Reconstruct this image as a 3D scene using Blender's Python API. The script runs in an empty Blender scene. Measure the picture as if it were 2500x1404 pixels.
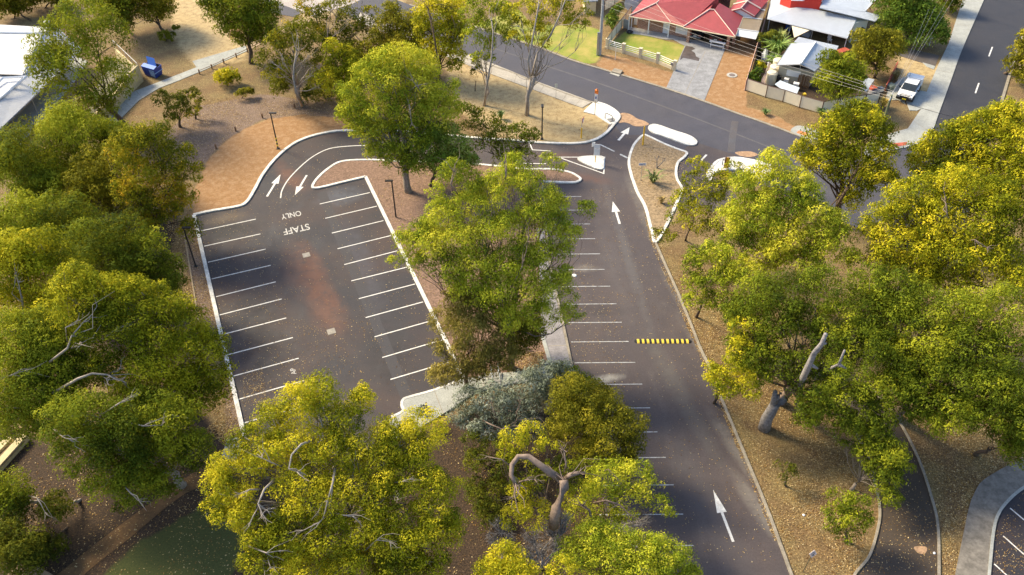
import bpy, math, random
import numpy as np
from mathutils import Vector, Matrix
random.seed(7); RNG = np.random.default_rng(7)
S = bpy.context.scene
C = S.collection
# ---------------------------------------------------------------- camera
F, PIT, ROLL, H = 2111.7, math.radians(40.933), math.radians(-.664), 48.673
cp, sp = math.cos(PIT), math.sin(PIT)
FW = np.array([0, cp, -sp]); RT = np.array([1., 0, 0]); UP = np.array([0, sp, cp])
c_, s_ = math.cos(ROLL), math.sin(ROLL)
CR = c_*RT + s_*UP; CU = -s_*RT + c_*UP
CAM = np.array([0, 0, H])
cd = bpy.data.cameras.new('camera'); cam = bpy.data.objects.new('camera', cd); C.objects.link(cam)
cd.sensor_width = 36; cd.lens = F/2500*36; cd.clip_start = .5; cd.clip_end = 6000
m = Matrix.Identity(4)
for i in range(3):
    m[i][0], m[i][1], m[i][2], m[i][3] = CR[i], CU[i], -FW[i], CAM[i]
cam.matrix_world = m
S.camera = cam
# ---------------------------------------------------------------- sky, sun, exposure
SUN_EL, SUN_AZ = math.radians(38), math.radians(-58)     # azimuth measured from +Y towards +X
w = bpy.data.worlds.new('World'); S.world = w; w.use_nodes = True
nt = w.node_tree; bg = nt.nodes['Background']
sky = nt.nodes.new('ShaderNodeTexSky'); sky.sky_type = 'NISHITA'; sky.sun_disc = False
sky.sun_elevation = SUN_EL; sky.sun_rotation = SUN_AZ; sky.air_density = 1.0; sky.dust_density = 2.2
nt.links.new(sky.outputs[0], bg.inputs[0]); bg.inputs[1].default_value = .10
sl = bpy.data.lights.new('sun', 'SUN'); sl.energy = 2.7; sl.angle = math.radians(15); sl.color = (1, .82, .52)
so = bpy.data.objects.new('sun', sl); C.objects.link(so); so.location = (-60, 60, 80)
sd = Vector((math.sin(SUN_AZ)*math.cos(SUN_EL), math.cos(SUN_AZ)*math.cos(SUN_EL), math.sin(SUN_EL)))
so.rotation_euler = sd.to_track_quat('Z', 'Y').to_euler()
S.view_settings.view_transform = 'Standard'; S.view_settings.look = 'None'
S.view_settings.gamma = 1; S.view_settings.exposure = 1.5
S.cycles.max_bounces = 5; S.cycles.diffuse_bounces = 3; S.cycles.transmission_bounces = 3; S.cycles.transparent_max_bounces = 4

def G(px, py, z=0.):
    """point of the world at height z that the survey photo shows at (px, py)"""
    d = FW + CR*(px-1250)/F + CU*(702-py)/F
    return CAM + d*((z-H)/d[2])
def PX(p):
    d = np.array(p, float)-CAM; w_ = d@FW
    return 1250+F*(d@CR)/w_, 702-F*(d@CU)/w_
def HGT(base, top):
    """height of a plumb post from its foot pixel and the pixel row of its top"""
    b = G(*base); return min(np.arange(.1, 24, .02), key=lambda z: abs(PX((b[0], b[1], z))[1]-top))
def L(*pts): return [G(*p) for p in pts]

# ---------------------------------------------------------------- mesh helpers
class MB:
    def __init__(s): s.v = []; s.f = []
    def add(s, vs, fs):
        o = len(s.v); s.v += [tuple(float(c) for c in v) for v in vs]; s.f += [tuple(i+o for i in f) for f in fs]; return s
    def face(s, *vs): return s.add(vs, [tuple(range(len(vs)))])
    def prism(s, poly, z0, z1, bottom=False):
        n = len(poly)
        if sum(poly[i][0]*poly[(i+1) % n][1]-poly[(i+1) % n][0]*poly[i][1] for i in range(n)) < 0: poly = poly[::-1]
        vs = [(p[0], p[1], z0) for p in poly]+[(p[0], p[1], z1) for p in poly]
        fs = [tuple(range(n, 2*n))]+[(i, (i+1) % n, n+(i+1) % n, n+i) for i in range(n)]
        if bottom: fs.append(tuple(range(n-1, -1, -1)))
        return s.add(vs, fs)
    def sheet(s, poly, z):
        n = len(poly)
        if sum(poly[i][0]*poly[(i+1) % n][1]-poly[(i+1) % n][0]*poly[i][1] for i in range(n)) < 0: poly = poly[::-1]
        return s.add([(p[0], p[1], z) for p in poly], [tuple(range(n))])
    def slab(s, poly3, t):
        """thick plate under a (nearly) flat 3-D polygon"""
        n = len(poly3); p = [np.array(q, float) for q in poly3]
        nn = sum((np.cross(p[i]-p[0], p[i+1]-p[0]) for i in range(1, n-1)), np.zeros(3))
        if nn[2] < 0: p = p[::-1]
        vs = [tuple(q) for q in p]+[(q[0], q[1], q[2]-t) for q in p]
        return s.add(vs, [tuple(range(n)), tuple(range(2*n-1, n-1, -1))]+[(i, n+i, n+(i+1) % n, (i+1) % n) for i in range(n)])
    def box(s, c, size, ang=0., tilt=0.):
        a, b, h = size[0]/2, size[1]/2, size[2]/2
        ca, sa = math.cos(ang), math.sin(ang); ct, st = math.cos(tilt), math.sin(tilt)
        vs = []
        for z in (-h, h):
            for x, y in ((-a, -b), (a, -b), (a, b), (-a, b)):
                y2, z2 = y*ct-z*st, y*st+z*ct
                vs.append((c[0]+x*ca-y2*sa, c[1]+x*sa+y2*ca, c[2]+z2))
        return s.add(vs, [(3, 2, 1, 0), (4, 5, 6, 7), (0, 1, 5, 4), (1, 2, 6, 5), (2, 3, 7, 6), (3, 0, 4, 7)])
    def tube(s, pts, rad, n=6, cap=True):
        pts = [np.array(p, float) for p in pts]
        if not hasattr(rad, '__len__'): rad = [rad]*len(pts)
        rings = []
        for i, p in enumerate(pts):
            t = pts[min(i+1, len(pts)-1)]-pts[max(i-1, 0)]; t = t/(np.linalg.norm(t)+1e-9)
            u = np.cross(t, (0, 0, 1.) if abs(t[2]) < .9 else (1., 0, 0)); u /= np.linalg.norm(u); v = np.cross(t, u)
            rings.append([p+rad[i]*(math.cos(2*math.pi*k/n)*u+math.sin(2*math.pi*k/n)*v) for k in range(n)])
        vs = [q for r in rings for q in r]; fs = []
        for i in range(len(pts)-1):
            for k in range(n):
                a, b = i*n+k, i*n+(k+1) % n; fs.append((a, b, b+n, a+n))
        if cap: fs += [tuple(range(n-1, -1, -1)), tuple(range((len(pts)-1)*n, len(pts)*n))]
        return s.add(vs, fs)
    def build(s, name, mat=None, parent=None, smooth=False):
        off = np.array(parent.location) if parent else np.zeros(3)
        me = bpy.data.meshes.new(name); me.from_pydata([tuple(np.array(v)-off) for v in s.v], [], s.f); me.update()
        if mat: me.materials.append(mat)
        if smooth: me.polygons.foreach_set('use_smooth', [True]*len(me.polygons))
        o = bpy.data.objects.new(name, me); C.objects.link(o)
        if parent: o.parent = parent
        return o
def tag(o, label=None, cat=None, group=None, kind=None):
    if label: o['label'] = label
    if cat: o['category'] = cat
    if group: o['group'] = group
    if kind: o['kind'] = kind
    return o
def thing(name, label, cat, loc=(0, 0, 0), group=None, rz=0):
    o = bpy.data.objects.new(name, None); C.objects.link(o); o.empty_display_size = .3
    o.location = tuple(float(c) for c in loc); o.rotation_euler = (0, 0, rz); return tag(o, label, cat, group)
def dup(o, loc, rz=None, label=None):
    r = o.copy(); C.objects.link(r); r.location = tuple(float(c) for c in loc)
    if rz is not None: r.rotation_euler = (0, 0, rz)
    if label: r['label'] = label
    for ch in list(o.children):
        c = ch.copy(); C.objects.link(c); c.parent = r
        for g in list(ch.children):
            d = g.copy(); C.objects.link(d); d.parent = c
    return r
def struct(name, mb, mat, parent=None):
    o = mb.build(name, mat, parent)
    if not parent: o['kind'] = 'structure'
    return o
def smooth(pts, k=6, closed=False):
    P = [np.array(p[:2], float) for p in pts]; n = len(P); out = []
    for i in range(n if closed else n-1):
        g = lambda j: P[j % n] if closed else P[max(0, min(n-1, j))]
        a, b, c, d = g(i-1), g(i), g(i+1), g(i+2)
        for t in np.linspace(0, 1, k, endpoint=False):
            out.append(.5*((2*b)+(c-a)*t+(2*a-5*b+4*c-d)*t*t+(3*b-a-3*c+d)*t**3))
    if not closed: out.append(P[-1])
    return out
def strip(mb, pts, w, z0, z1, closed=False, side=0, both=True):
    """kerb-like band of width w along a polyline; side: -1 left, 0 centred, 1 right"""
    P = [np.array(p[:2], float) for p in pts]; n = len(P); A = []; B = []
    for i in range(n):
        a = P[i-1] if (i or closed) else P[0]; b = P[(i+1) % n] if (i < n-1 or closed) else P[-1]
        d1 = P[i]-a; d2 = b-P[i]
        d1 = d1/(np.linalg.norm(d1)+1e-9); d2 = d2/(np.linalg.norm(d2)+1e-9)
        t = d1+d2; t = t/(np.linalg.norm(t)+1e-9); nn = np.array([t[1], -t[0]])
        cs = max(.5, np.dot(nn, np.array([d2[1], -d2[0]])) if np.linalg.norm(d2) > .5 else 1)
        wa, wb = (w/2, w/2) if side == 0 else ((0, w) if side > 0 else (w, 0))
        A.append(P[i]-nn*wa/cs); B.append(P[i]+nn*wb/cs)
    vs = [(a[0], a[1], z) for z in (z0, z1) for a in A]+[(b[0], b[1], z) for z in (z0, z1) for b in B]
    fs = []
    for i in range(n if closed else n-1):
        j = (i+1) % n
        fs += [(n+i, 3*n+i, 3*n+j, n+j), (i, n+i, n+j, j), (3*n+i, 2*n+i, 2*n+j, 3*n+j)]
    if not closed: fs += [(0, 2*n, 3*n, n), (n-1, 2*n-1, 4*n-1, 3*n-1)]
    return mb.add(vs, fs)

# ---------------------------------------------------------------- materials
MATS = {}
def newmat(name):
    m = bpy.data.materials.new(name); m.use_nodes = True; t = m.node_tree
    b = t.nodes['Principled BSDF']; return m, t, b
def noise(t, scale, detail=4, rough=.6, stretch=None):
    g = t.nodes.new('ShaderNodeNewGeometry'); n = t.nodes.new('ShaderNodeTexNoise')
    n.inputs['Scale'].default_value = scale; n.inputs['Detail'].default_value = detail; n.inputs['Roughness'].default_value = rough
    if stretch:
        mp = t.nodes.new('ShaderNodeMapping'); mp.inputs['Scale'].default_value = stretch
        t.links.new(g.outputs['Position'], mp.inputs[0]); t.links.new(mp.outputs[0], n.inputs['Vector'])
    else: t.links.new(g.outputs['Position'], n.inputs['Vector'])
    return n.outputs[0]
def ramp(t, src, stops):
    r = t.nodes.new('ShaderNodeValToRGB'); e = r.color_ramp.elements
    while len(e) < len(stops): e.new(.5)
    for k, (p, c) in enumerate(stops):
        e[k].position = p; e[k].color = tuple(c)+(1,) if hasattr(c, '__len__') else (c, c, c, 1)
    t.links.new(src, r.inputs[0]); return r.outputs[0]
def mix(t, fac, a, b, mode='MIX'):
    x = t.nodes.new('ShaderNodeMix'); x.data_type = 'RGBA'; x.blend_type = mode
    for sock, v in ((x.inputs[0], fac), (x.inputs[6], a), (x.inputs[7], b)):
        if hasattr(v, 'links') or hasattr(v, 'is_linked'): t.links.new(v, sock)
        elif hasattr(v, '__len__'): sock.default_value = tuple(v)+(1,)
        else: sock.default_value = v
    return x.outputs[2]
def bump(t, b, src, dist=.02, st=.6):
    n = t.nodes.new('ShaderNodeBump'); n.inputs['Distance'].default_value = dist; n.inputs['Strength'].default_value = st
    t.links.new(src, n.inputs['Height']); t.links.new(n.outputs[0], b.inputs['Normal'])
def M(name, c, rough=.8, var=.25, scale=3., metal=0., bmp=.0, fine=0):
    if name in MATS: return MATS[name]
    m, t, b = newmat(name)
    lo = tuple(max(0, x*(1-var)) for x in c); hi = tuple(min(1, x*(1+var)) for x in c)
    n = noise(t, scale, 6, .65); col = ramp(t, n, [(.3, lo), (.7, hi)])
    if fine:
        f = noise(t, fine, 2, .5); col = mix(t, .5, col, ramp(t, f, [(.35, .55), (.65, 1.)]), 'MULTIPLY')
    t.links.new(col, b.inputs['Base Color']); b.inputs['Roughness'].default_value = rough; b.inputs['Metallic'].default_value = metal
    if bmp: bump(t, b, n, bmp)
    MATS[name] = m; return m
def asphalt(name, c, warm=(.10, .075, .06), pale=(.14, .135, .13), speck=1.):
    m, t, b = newmat(name)
    big = noise(t, .13, 5, .6); mid = noise(t, .7, 6, .7); fine = noise(t, 9, 3, .7); vf = noise(t, 38, 2, .8)
    col = mix(t, ramp(t, big, [(.42, 0.), (.66, .75)]), c, warm)
    col = mix(t, ramp(t, noise(t, .3, 6, .75, (1, .35, 1)), [(.55, 0.), (.8, .55)]), col, pale)
    col = mix(t, .55, col, ramp(t, mid, [(.3, .62), (.7, 1.25)]), 'MULTIPLY')
    col = mix(t, .8, col, ramp(t, fine, [(.3, .72), (.7, 1.28)]), 'MULTIPLY')
    col = mix(t, ramp(t, vf, [(.66, 0.), (.72, .22*speck)]), col, (.36, .33, .30))
    t.links.new(col, b.inputs['Base Color'])
    rr = ramp(t, mid, [(.3, .62), (.7, .85)]); t.links.new(rr, b.inputs['Roughness'])
    bump(t, b, fine, .01, .5); MATS[name] = m; return m
def corrug(name, c, scale, direction, rough=.35, metal=.3, var=.12, depth=.02, dark=.75):
    """ribbed sheet metal: ribs run along 'direction' (world xy angle)"""
    m, t, b = newmat(name)
    g = t.nodes.new('ShaderNodeNewGeometry'); mp = t.nodes.new('ShaderNodeMapping'); mp.inputs['Rotation'].default_value = (0, 0, -direction)
    t.links.new(g.outputs['Position'], mp.inputs[0])
    wv = t.nodes.new('ShaderNodeTexWave'); wv.bands_direction = 'Y'; wv.inputs['Scale'].default_value = scale
    t.links.new(mp.outputs[0], wv.inputs[0])
    n = noise(t, 1.2, 5, .7); lo = tuple(x*(1-var) for x in c); hi = tuple(min(1, x*(1+var)) for x in c)
    col = mix(t, 1., ramp(t, n, [(.3, lo), (.7, hi)]), ramp(t, wv.outputs[0], [(.0, dark), (.5, 1.)]), 'MULTIPLY')
    t.links.new(col, b.inputs['Base Color']); b.inputs['Roughness'].default_value = rough; b.inputs['Metallic'].default_value = metal
    bump(t, b, wv.outputs[0], depth, .7); MATS[name] = m; return m
def brick(name, c1, c2, mortar, ang):
    m, t, b = newmat(name)
    g = t.nodes.new('ShaderNodeNewGeometry'); mp = t.nodes.new('ShaderNodeMapping'); mp.inputs['Rotation'].default_value = (0, 0, -ang)
    sx = t.nodes.new('ShaderNodeSeparateXYZ'); cb = t.nodes.new('ShaderNodeCombineXYZ')
    t.links.new(g.outputs['Position'], mp.inputs[0]); t.links.new(mp.outputs[0], sx.inputs[0])
    t.links.new(sx.outputs[0], cb.inputs[0]); t.links.new(sx.outputs[2], cb.inputs[1])
    k = t.nodes.new('ShaderNodeTexBrick'); t.links.new(cb.outputs[0], k.inputs[0])
    for i, c in ((1, c1), (2, c2), (3, mortar)): k.inputs[i].default_value = tuple(c)+(1,)
    k.inputs['Scale'].default_value = 1.; k.inputs['Brick Width'].default_value = .42; k.inputs['Row Height'].default_value = .17; k.inputs['Mortar Size'].default_value = .018
    t.links.new(k.outputs[0], b.inputs['Base Color']); b.inputs['Roughness'].default_value = .9; MATS[name] = m; return m
WHITE = (.80, .80, .78)
m_line = M('white_paint', (.74, .74, .72), .6, .18, 2.5, fine=25)
m_line2 = M('worn_paint', (.46, .49, .52), .7, .45, 3., fine=18)
m_kerb = M('white_kerb', (.70, .70, .67), .85, .30, 1.6, fine=6)
m_conc = M('concrete', (.42, .42, .40), .9, .18, .8, bmp=.003, fine=10)
m_kerbold = M('old_kerb', (.30, .27, .22), .95, .3, 1.5, fine=8)
m_newconc = M('new_concrete', (.66, .66, .63), .85, .1, 1.)
m_path = M('path_concrete', (.36, .38, .37), .9, .16, .9, fine=9)
m_warmpath = M('sand_path', (.42, .31, .20), .95, .25, 1.2, fine=9)
m_staff = asphalt('staff_asphalt', (.026, .025, .033), (.060, .038, .034), (.075, .078, .09))
m_main = asphalt('main_asphalt', (.066, .055, .060), (.082, .062, .058), (.13, .12, .115))
m_street = asphalt('street_asphalt', (.058, .059, .080), (.065, .062, .075), (.09, .09, .10), .5)
m_road2 = asphalt('highway_asphalt', (.030, .032, .043), (.036, .036, .045), (.06, .06, .07), .5)
m_black = M('black_metal', (.015, .015, .017), .5, .2)
m_yellow = M('yellow_paint', (.75, .45, .02), .5, .1)
m_dark = M('dark_gap', (.012, .012, .012), .8, .2)
m_glass = M('window_glass', (.03, .04, .05), .12, .2)
m_whitem = M('white_metal', (.78, .79, .80), .4, .05)
m_steel = M('galvanised_steel', (.42, .44, .46), .4, .15, metal=.6)
m_wood = M('weathered_timber', (.20, .12, .07), .9, .4, 6)
m_cream = M('cream_paint', (.62, .55, .40), .7, .12)
# ---------------------------------------------------------------- ground: one sheet, ground cover types and painted shade stored as its own colour mask
def inpoly(X, Y, poly):
    r = np.zeros(X.shape, bool); n = len(poly)
    for i in range(n):
        x1, y1 = poly[i][0], poly[i][1]; x2, y2 = poly[(i+1) % n][0], poly[(i+1) % n][1]
        c = ((y1 > Y) != (y2 > Y)) & (X < (x2-x1)*(Y-y1)/(y2-y1+1e-12)+x1); r ^= c
    return r
gx = np.concatenate([[-1500, -400, -160], np.arange(-90, 90.1, .4), [160, 400, 1500]])
gy = np.concatenate([[-1200, -300, -60], np.arange(14, 136.1, .4), [200, 500, 2500]])
XX, YY = np.meshgrid(gx, gy)
def zone(polys, blur):
    a = np.zeros(XX.shape)
    for p in polys: a[inpoly(XX, YY, L(*p))] = 1
    for _ in range(blur):
        a[1:-1, 1:-1] = (a[1:-1, 1:-1]*2+a[:-2, 1:-1]+a[2:, 1:-1]+a[1:-1, :-2]+a[1:-1, 2:])/6
    return a
z_orange = zone([[(474, 540), (474, 470), (500, 400), (548, 345), (600, 312), (655, 290), (740, 280), (800, 285), (900, 290), (900, 330), (740, 350), (690, 380), (645, 450), (600, 510)],
                 [(1455, 160), (1480, 130), (1650, 180), (1632, 222), (1490, 178)],
                 [(1765, 130), (1800, 85), (1856, 92), (1822, 215), (1822, 292), (1700, 255)],
                 [(1810, 285), (1830, 262), (1900, 285), (1990, 340), (1930, 330)], [(560, 20), (640, 10), (640, 60), (560, 100)]], 2)
z_green = zone([[(1130, 70), (1265, 20), (1300, 60), (1420, 60), (1470, 75), (1462, 150), (1440, 158), (1262, 98)],
                [(1480, 115), (1530, 74), (1674, 112), (1648, 165)], [(1640, -60), (1500, 0), (1250, -10), (1400, -60)],
                [(560, 1200), (330, 1330), (230, 1420), (560, 1430), (600, 1300)]], 3)
z_pale = zone([[(1090, 150), (1200, 165), (1440, 250), (1500, 320), (1440, 350), (1240, 345), (1100, 260)],
               [(420, -40), (520, -40), (600, 60), (600, 150), (480, 165), (420, 90)], [(1540, 340), (1700, 380), (1680, 450), (1640, 560), (1560, 430)],
               [(2190, 130), (2300, 160), (2270, 230), (2200, 210)], [(720, -60), (1000, -60), (980, 40), (860, 20), (740, 60)]], 4)
z_mulch = zone([[(764, 457), (840, 392), (1130, 390), (1420, 420), (1400, 450), (1330, 450), (1345, 900), (1200, 950), (1130, 940), (893, 430)],
                [(474, 525), (440, 560), (470, 700), (540, 900), (560, 1090), (600, 1080), (540, 800)],
                [(400, 330), (480, 260), (640, 230), (800, 250), (840, 290), (740, 282), (640, 292), (548, 345), (480, 420)]], 3)
z_dark_shade = zone([[(-100, 1000), (120, 1080), (480, 1000), (560, 1080), (640, 1120), (640, 1500), (-300, 1500), (-300, 1100)],
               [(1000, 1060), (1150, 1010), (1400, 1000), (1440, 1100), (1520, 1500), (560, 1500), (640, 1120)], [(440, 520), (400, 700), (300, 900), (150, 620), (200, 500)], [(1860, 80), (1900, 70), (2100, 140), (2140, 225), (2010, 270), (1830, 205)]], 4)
vs = np.stack([XX, YY, XX*0], -1).reshape(-1, 3); ny, nx = XX.shape
ii = np.arange(ny-1)[:, None]*nx+np.arange(nx-1)[None, :]
fs = np.stack([ii, ii+1, ii+1+nx, ii+nx], -1).reshape(-1, 4)
def fast_mesh(name, v, f, k):
    me = bpy.data.meshes.new(name); n = len(f)
    me.vertices.add(len(v)); me.vertices.foreach_set('co', np.asarray(v, np.float32).ravel())
    me.loops.add(n*k); me.loops.foreach_set('vertex_index', np.asarray(f, np.int32).ravel())
    me.polygons.add(n); me.polygons.foreach_set('loop_start', np.arange(n, dtype=np.int32)*k); me.polygons.foreach_set('loop_total', np.full(n, k, np.int32))
    me.update(calc_edges=True); return me
me = fast_mesh('ground', vs, fs, 4)
for nm, chans in (('cover', (z_orange, z_green, z_pale)), ('soil', (z_mulch, z_dark_shade, z_dark_shade*0))):
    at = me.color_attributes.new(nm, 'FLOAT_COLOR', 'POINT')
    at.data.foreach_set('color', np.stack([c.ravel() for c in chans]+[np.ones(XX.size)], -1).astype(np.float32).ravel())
def ground_mat():
    m, t, b = newmat('ground_cover')
    big = noise(t, .35, 6, .65); mid = noise(t, 1.6, 6, .7); fine = noise(t, 6, 4, .75); vf = noise(t, 8, 5, .85)
    def leafy(lo, midc, hi):
        col = ramp(t, vf, [(.36, lo), (.5, midc), (.64, hi)])
        return mix(t, .7, col, ramp(t, mid, [(.3, .6), (.7, 1.3)]), 'MULTIPLY')
    base = mix(t, ramp(t, big, [(.40, 0.), (.62, 1.)]), leafy((.05, .03, .014), (.155, .095, .04), (.36, .25, .12)), leafy((.07, .052, .02), (.20, .145, .058), (.38, .30, .14)))
    orange = mix(t, ramp(t, mid, [(.45, 0.), (.72, .75)]), ramp(t, fine, [(.3, (.20, .105, .042)), (.7, (.35, .195, .082))]), (.42, .29, .17))
    green = mix(t, ramp(t, big, [(.40, 0.), (.66, 1.)]), ramp(t, vf, [(.3, (.10, .155, .015)), (.7, (.26, .32, .03))]), (.36, .30, .08))
    pale = mix(t, ramp(t, mid, [(.35, 0.), (.65, 1.)]), leafy((.15, .095, .045), (.34, .24, .115), (.56, .44, .24)), (.46, .36, .19))
    mulch = leafy((.05, .033, .025), (.175, .12, .09), (.40, .31, .24))
    dark = leafy((.010, .006, .004), (.038, .022, .012), (.12, .075, .038))  # dark soil, deepened further so its colour carries the shade under the trees
    a1 = t.nodes.new('ShaderNodeVertexColor'); a1.layer_name = 'cover'; a2 = t.nodes.new('ShaderNodeVertexColor'); a2.layer_name = 'soil'
    s1 = t.nodes.new('ShaderNodeSeparateColor'); s2 = t.nodes.new('ShaderNodeSeparateColor')
    t.links.new(a1.outputs[0], s1.inputs[0]); t.links.new(a2.outputs[0], s2.inputs[0])
    rag = noise(t, 1.1, 7, .75)
    def msk(src, wd=.16):
        x = t.nodes.new('ShaderNodeMath'); x.operation = 'MULTIPLY_ADD'; t.links.new(rag, x.inputs[0]); x.inputs[1].default_value = .9
        y = t.nodes.new('ShaderNodeMath'); y.operation = 'SUBTRACT'; t.links.new(src, y.inputs[0]); y.inputs[1].default_value = .45; t.links.new(y.outputs[0], x.inputs[2])
        return ramp(t, x.outputs[0], [(.5-wd, 0.), (.5+wd, 1.)])
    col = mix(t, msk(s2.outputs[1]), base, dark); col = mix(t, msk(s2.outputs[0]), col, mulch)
    col = mix(t, msk(s1.outputs[2], .3), col, pale); col = mix(t, msk(s1.outputs[0], .13), col, orange)
    ug = mix(t, msk(s2.outputs[1]), green, ramp(t, vf, [(.35, (.03, .045, .008)), (.6, (.075, .085, .018)), (.72, (.16, .12, .05))]))  # grass painted darker along with the shaded soil
    col = mix(t, msk(s1.outputs[1], .12), col, ug)
    t.links.new(col, b.inputs['Base Color']); b.inputs['Roughness'].default_value = .95; bump(t, b, vf, .05, .8); return m
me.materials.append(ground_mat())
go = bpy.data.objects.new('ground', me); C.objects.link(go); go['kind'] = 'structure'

# ---------------------------------------------------------------- public street and highway
street = MB().sheet(L((820, -60), (1000, 12), (1110, 50), (1262.7, 99.5), (1328, 121), (1401, 149), (1492, 176), (1625.6, 216.7), (1718.8, 248), (1807, 280), (1870, 302), (1968, 339), (2070, 374), (2180, 368), (2260, 352),
    (2330, 470), (2100, 560), (1900, 470), (1760, 420), (1690, 400), (1560, 330), (1520, 330), (1459, 252), (1421, 243), (1300.5, 199), (1240, 174), (1050, 115), (900, 60), (680, -40)), .012)
st = struct('street', street, m_street)
hw = MB().sheet(L((2399, 0), (2346, 120), (2318, 196), (2287, 280), (2262, 330), (2150, 600), (2330, 640), (2400, 400), (2441, 260), (2466, 179), (2500, 81), (2560, -60), (2420, -60)), .02)
hw = struct('highway', hw, m_road2)
for i, (a, b) in enumerate((((2422.8, 115), (2414, 138)), ((2390, 203), (2381, 228)))):
    mb = MB(); strip(mb, L(a, b), .16, .022, .024); o = mb.build('lane_dash', m_line, hw)
mb = MB(); strip(mb, smooth(L((1040, 62), (1300, 150), (1480, 210), (1700, 290), (1900, 368)), 8), .25, .012, .016)
mb.build('street_seam', asphalt('street_seam', (.088, .087, .10), (.10, .09, .09), (.12, .115, .12)), st)
mb = MB(); strip(mb, smooth(L((1795, 296), (1789, 330), (1785, 372)), 5), .75, .012, .0165); mb.build('trench_patch', asphalt('patch_asphalt', (.075, .082, .105)), st)
# kerbs of the street
def kerb(pts, mat, w=.28, z=.12, side=0, closed=False, name='kerb', sm=True, k=6):
    mb = MB(); P = L(*pts); P = smooth(P, k, closed) if sm else [p[:2] for p in P]
    strip(mb, P, w, 0, z, closed, side); return struct(name, mb, mat)
kerb([(1000, 12), (1110, 50), (1262.7, 99.5), (1328, 121), (1401, 149), (1492, 176), (1625.6, 216.7), (1718.8, 248), (1807, 280), (1870, 302), (1968, 339), (2060, 372)], m_kerbold, .3, .08)
kerb([(2130, 392), (2175, 367), (2234, 353), (2270, 322), (2287, 280), (2318, 196), (2346, 120), (2399, 0), (2425, -60)], m_path, .32, .1)
kerb([(2560, -80), (2500, 81), (2466, 179), (2441, 260), (2410, 330)], m_kerbold, .3, .1)
kerb([(1459, 252), (1421, 243), (1300.5, 199), (1240, 174), (1050, 115), (900, 60)], m_kerbold, .22, .08)
# footpaths
fp = MB().prism(L((2090, 400), (2150, 372), (2175, 367), (2234, 353), (2270, 322), (2287, 280), (2318, 196), (2346, 120), (2399, 0), (2422, -60), (2385, -60), (2350, 0), (2315, 108), (2290, 160), (2262, 225), (2249, 266), (2216, 315), (2180, 325), (2120, 350)), 0, .075)
fp = struct('footpath', fp, m_path)
for a, b in (((2312, 110), (2345, 116)), ((2249, 266), (2285, 273)), ((2264, 221), (2305, 230)), ((2228, 295), (2262, 318)), ((2331, 60), (2372, 66)), ((2285, 172), (2326, 180))):
    mb = MB(); strip(mb, L(a, b), .05, .074, .078); mb.build('joint', m_kerbold, fp)
MB().sheet(L((2172, 352), (2215, 348), (2212, 356), (2170, 362)), .08).build('tactile_strip', M('brick_red', (.42, .10, .06), .8, .2, 4), fp)
fp2 = MB().prism(L((880, 30), (1050, 100), (1200, 155), (1240, 171), (1300.5, 196), (1421, 240), (1445, 250), (1421, 264), (1404, 258), (1300, 219), (1200, 182), (1050, 124), (870, 52)), 0, .06)
fp2 = struct('footpath', fp2, M('verge_path', (.43, .40, .35), .9, .15, .8, fine=9))
for a, b in (((1262, 182), (1255, 203)), ((1330, 208), (1318, 226)), ((1385, 229), (1372, 247)), ((1200, 157), (1194, 180)), ((1419, 241), (1405, 258))):
    mb = MB(); strip(mb, L(a, b), .05, .059, .063); mb.build('joint', m_kerbold, fp2)
struct('corner_ramp', MB().prism(L((1447, 252), (1481, 259), (1503, 273), (1511, 287), (1505, 300), (1489, 305), (1478, 298), (1452, 281), (1424, 274)), 0, .1), m_newconc)
ci = MB().prism(smooth(L((1931, 322), (1944, 309), (1966, 311), (1995, 321), (2010, 345), (1970, 340)), 4, True), 0, .09); ci = struct('corner_pad', ci, m_path)
MB().sheet(L((1950, 320), (1972, 327), (1967, 334), (1944, 326)), .094).build('tactile_strip', M('tactile_orange', (.62, .20, .08), .8, .15, 5), ci)
# driveways
dr = MB().prism(L((1625.6, 216.7), (1672, 112), (1640, 95), (1668, 92), (1770, 121), (1718.8, 248)), 0, .03)
dr = struct('driveway', dr, M('grey_driveway', (.27, .28, .30), .8, .3, 1.1, fine=8))
wet = M('wet_concrete', (.10, .085, .08), .25, .3, 1.5)
MB().sheet(L((1674, 112), (1690, 115), (1698, 120), (1688, 124), (1697, 130), (1699, 138), (1708, 143), (1706, 150), (1684, 145), (1668, 142), (1660, 148), (1662, 138)), .033).build('wet_patch', wet, dr)
for a, b in (((1722, 126), (1672, 230)),):
    mb = MB(); strip(mb, L(a, b), .06, .03, .034); mb.build('joint', m_kerbold, dr)
fo = struct('house_path', MB().prism(L((1528, 80), (1535, 66), (1620, 80), (1680, 96), (1770, 112), (1768, 123), (1660, 96), (1625, 97), (1580, 88)), 0, .05), m_conc)
ud = struct('driveway', MB().prism(L((2203, 222), (2220, 270), (2238, 271), (2249, 266), (2262, 225), (2235, 220), (2250, 190), (2225, 180), (2195, 195), (2170, 215), (2160, 245), (2195, 245), (2210, 255)), 0, .05), m_path)
struct('driveway', MB().prism(L((2180, 100), (2215, 118), (2293, 136), (2283, 162), (2255, 155), (2190, 135), (2150, 120)), 0, .03), asphalt('bitumen_drive', (.10, .10, .11)))
struct('layback', MB().prism(L((2252, 153), (2283, 162), (2279, 170), (2262, 163)), 0, .045), m_path)
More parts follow.
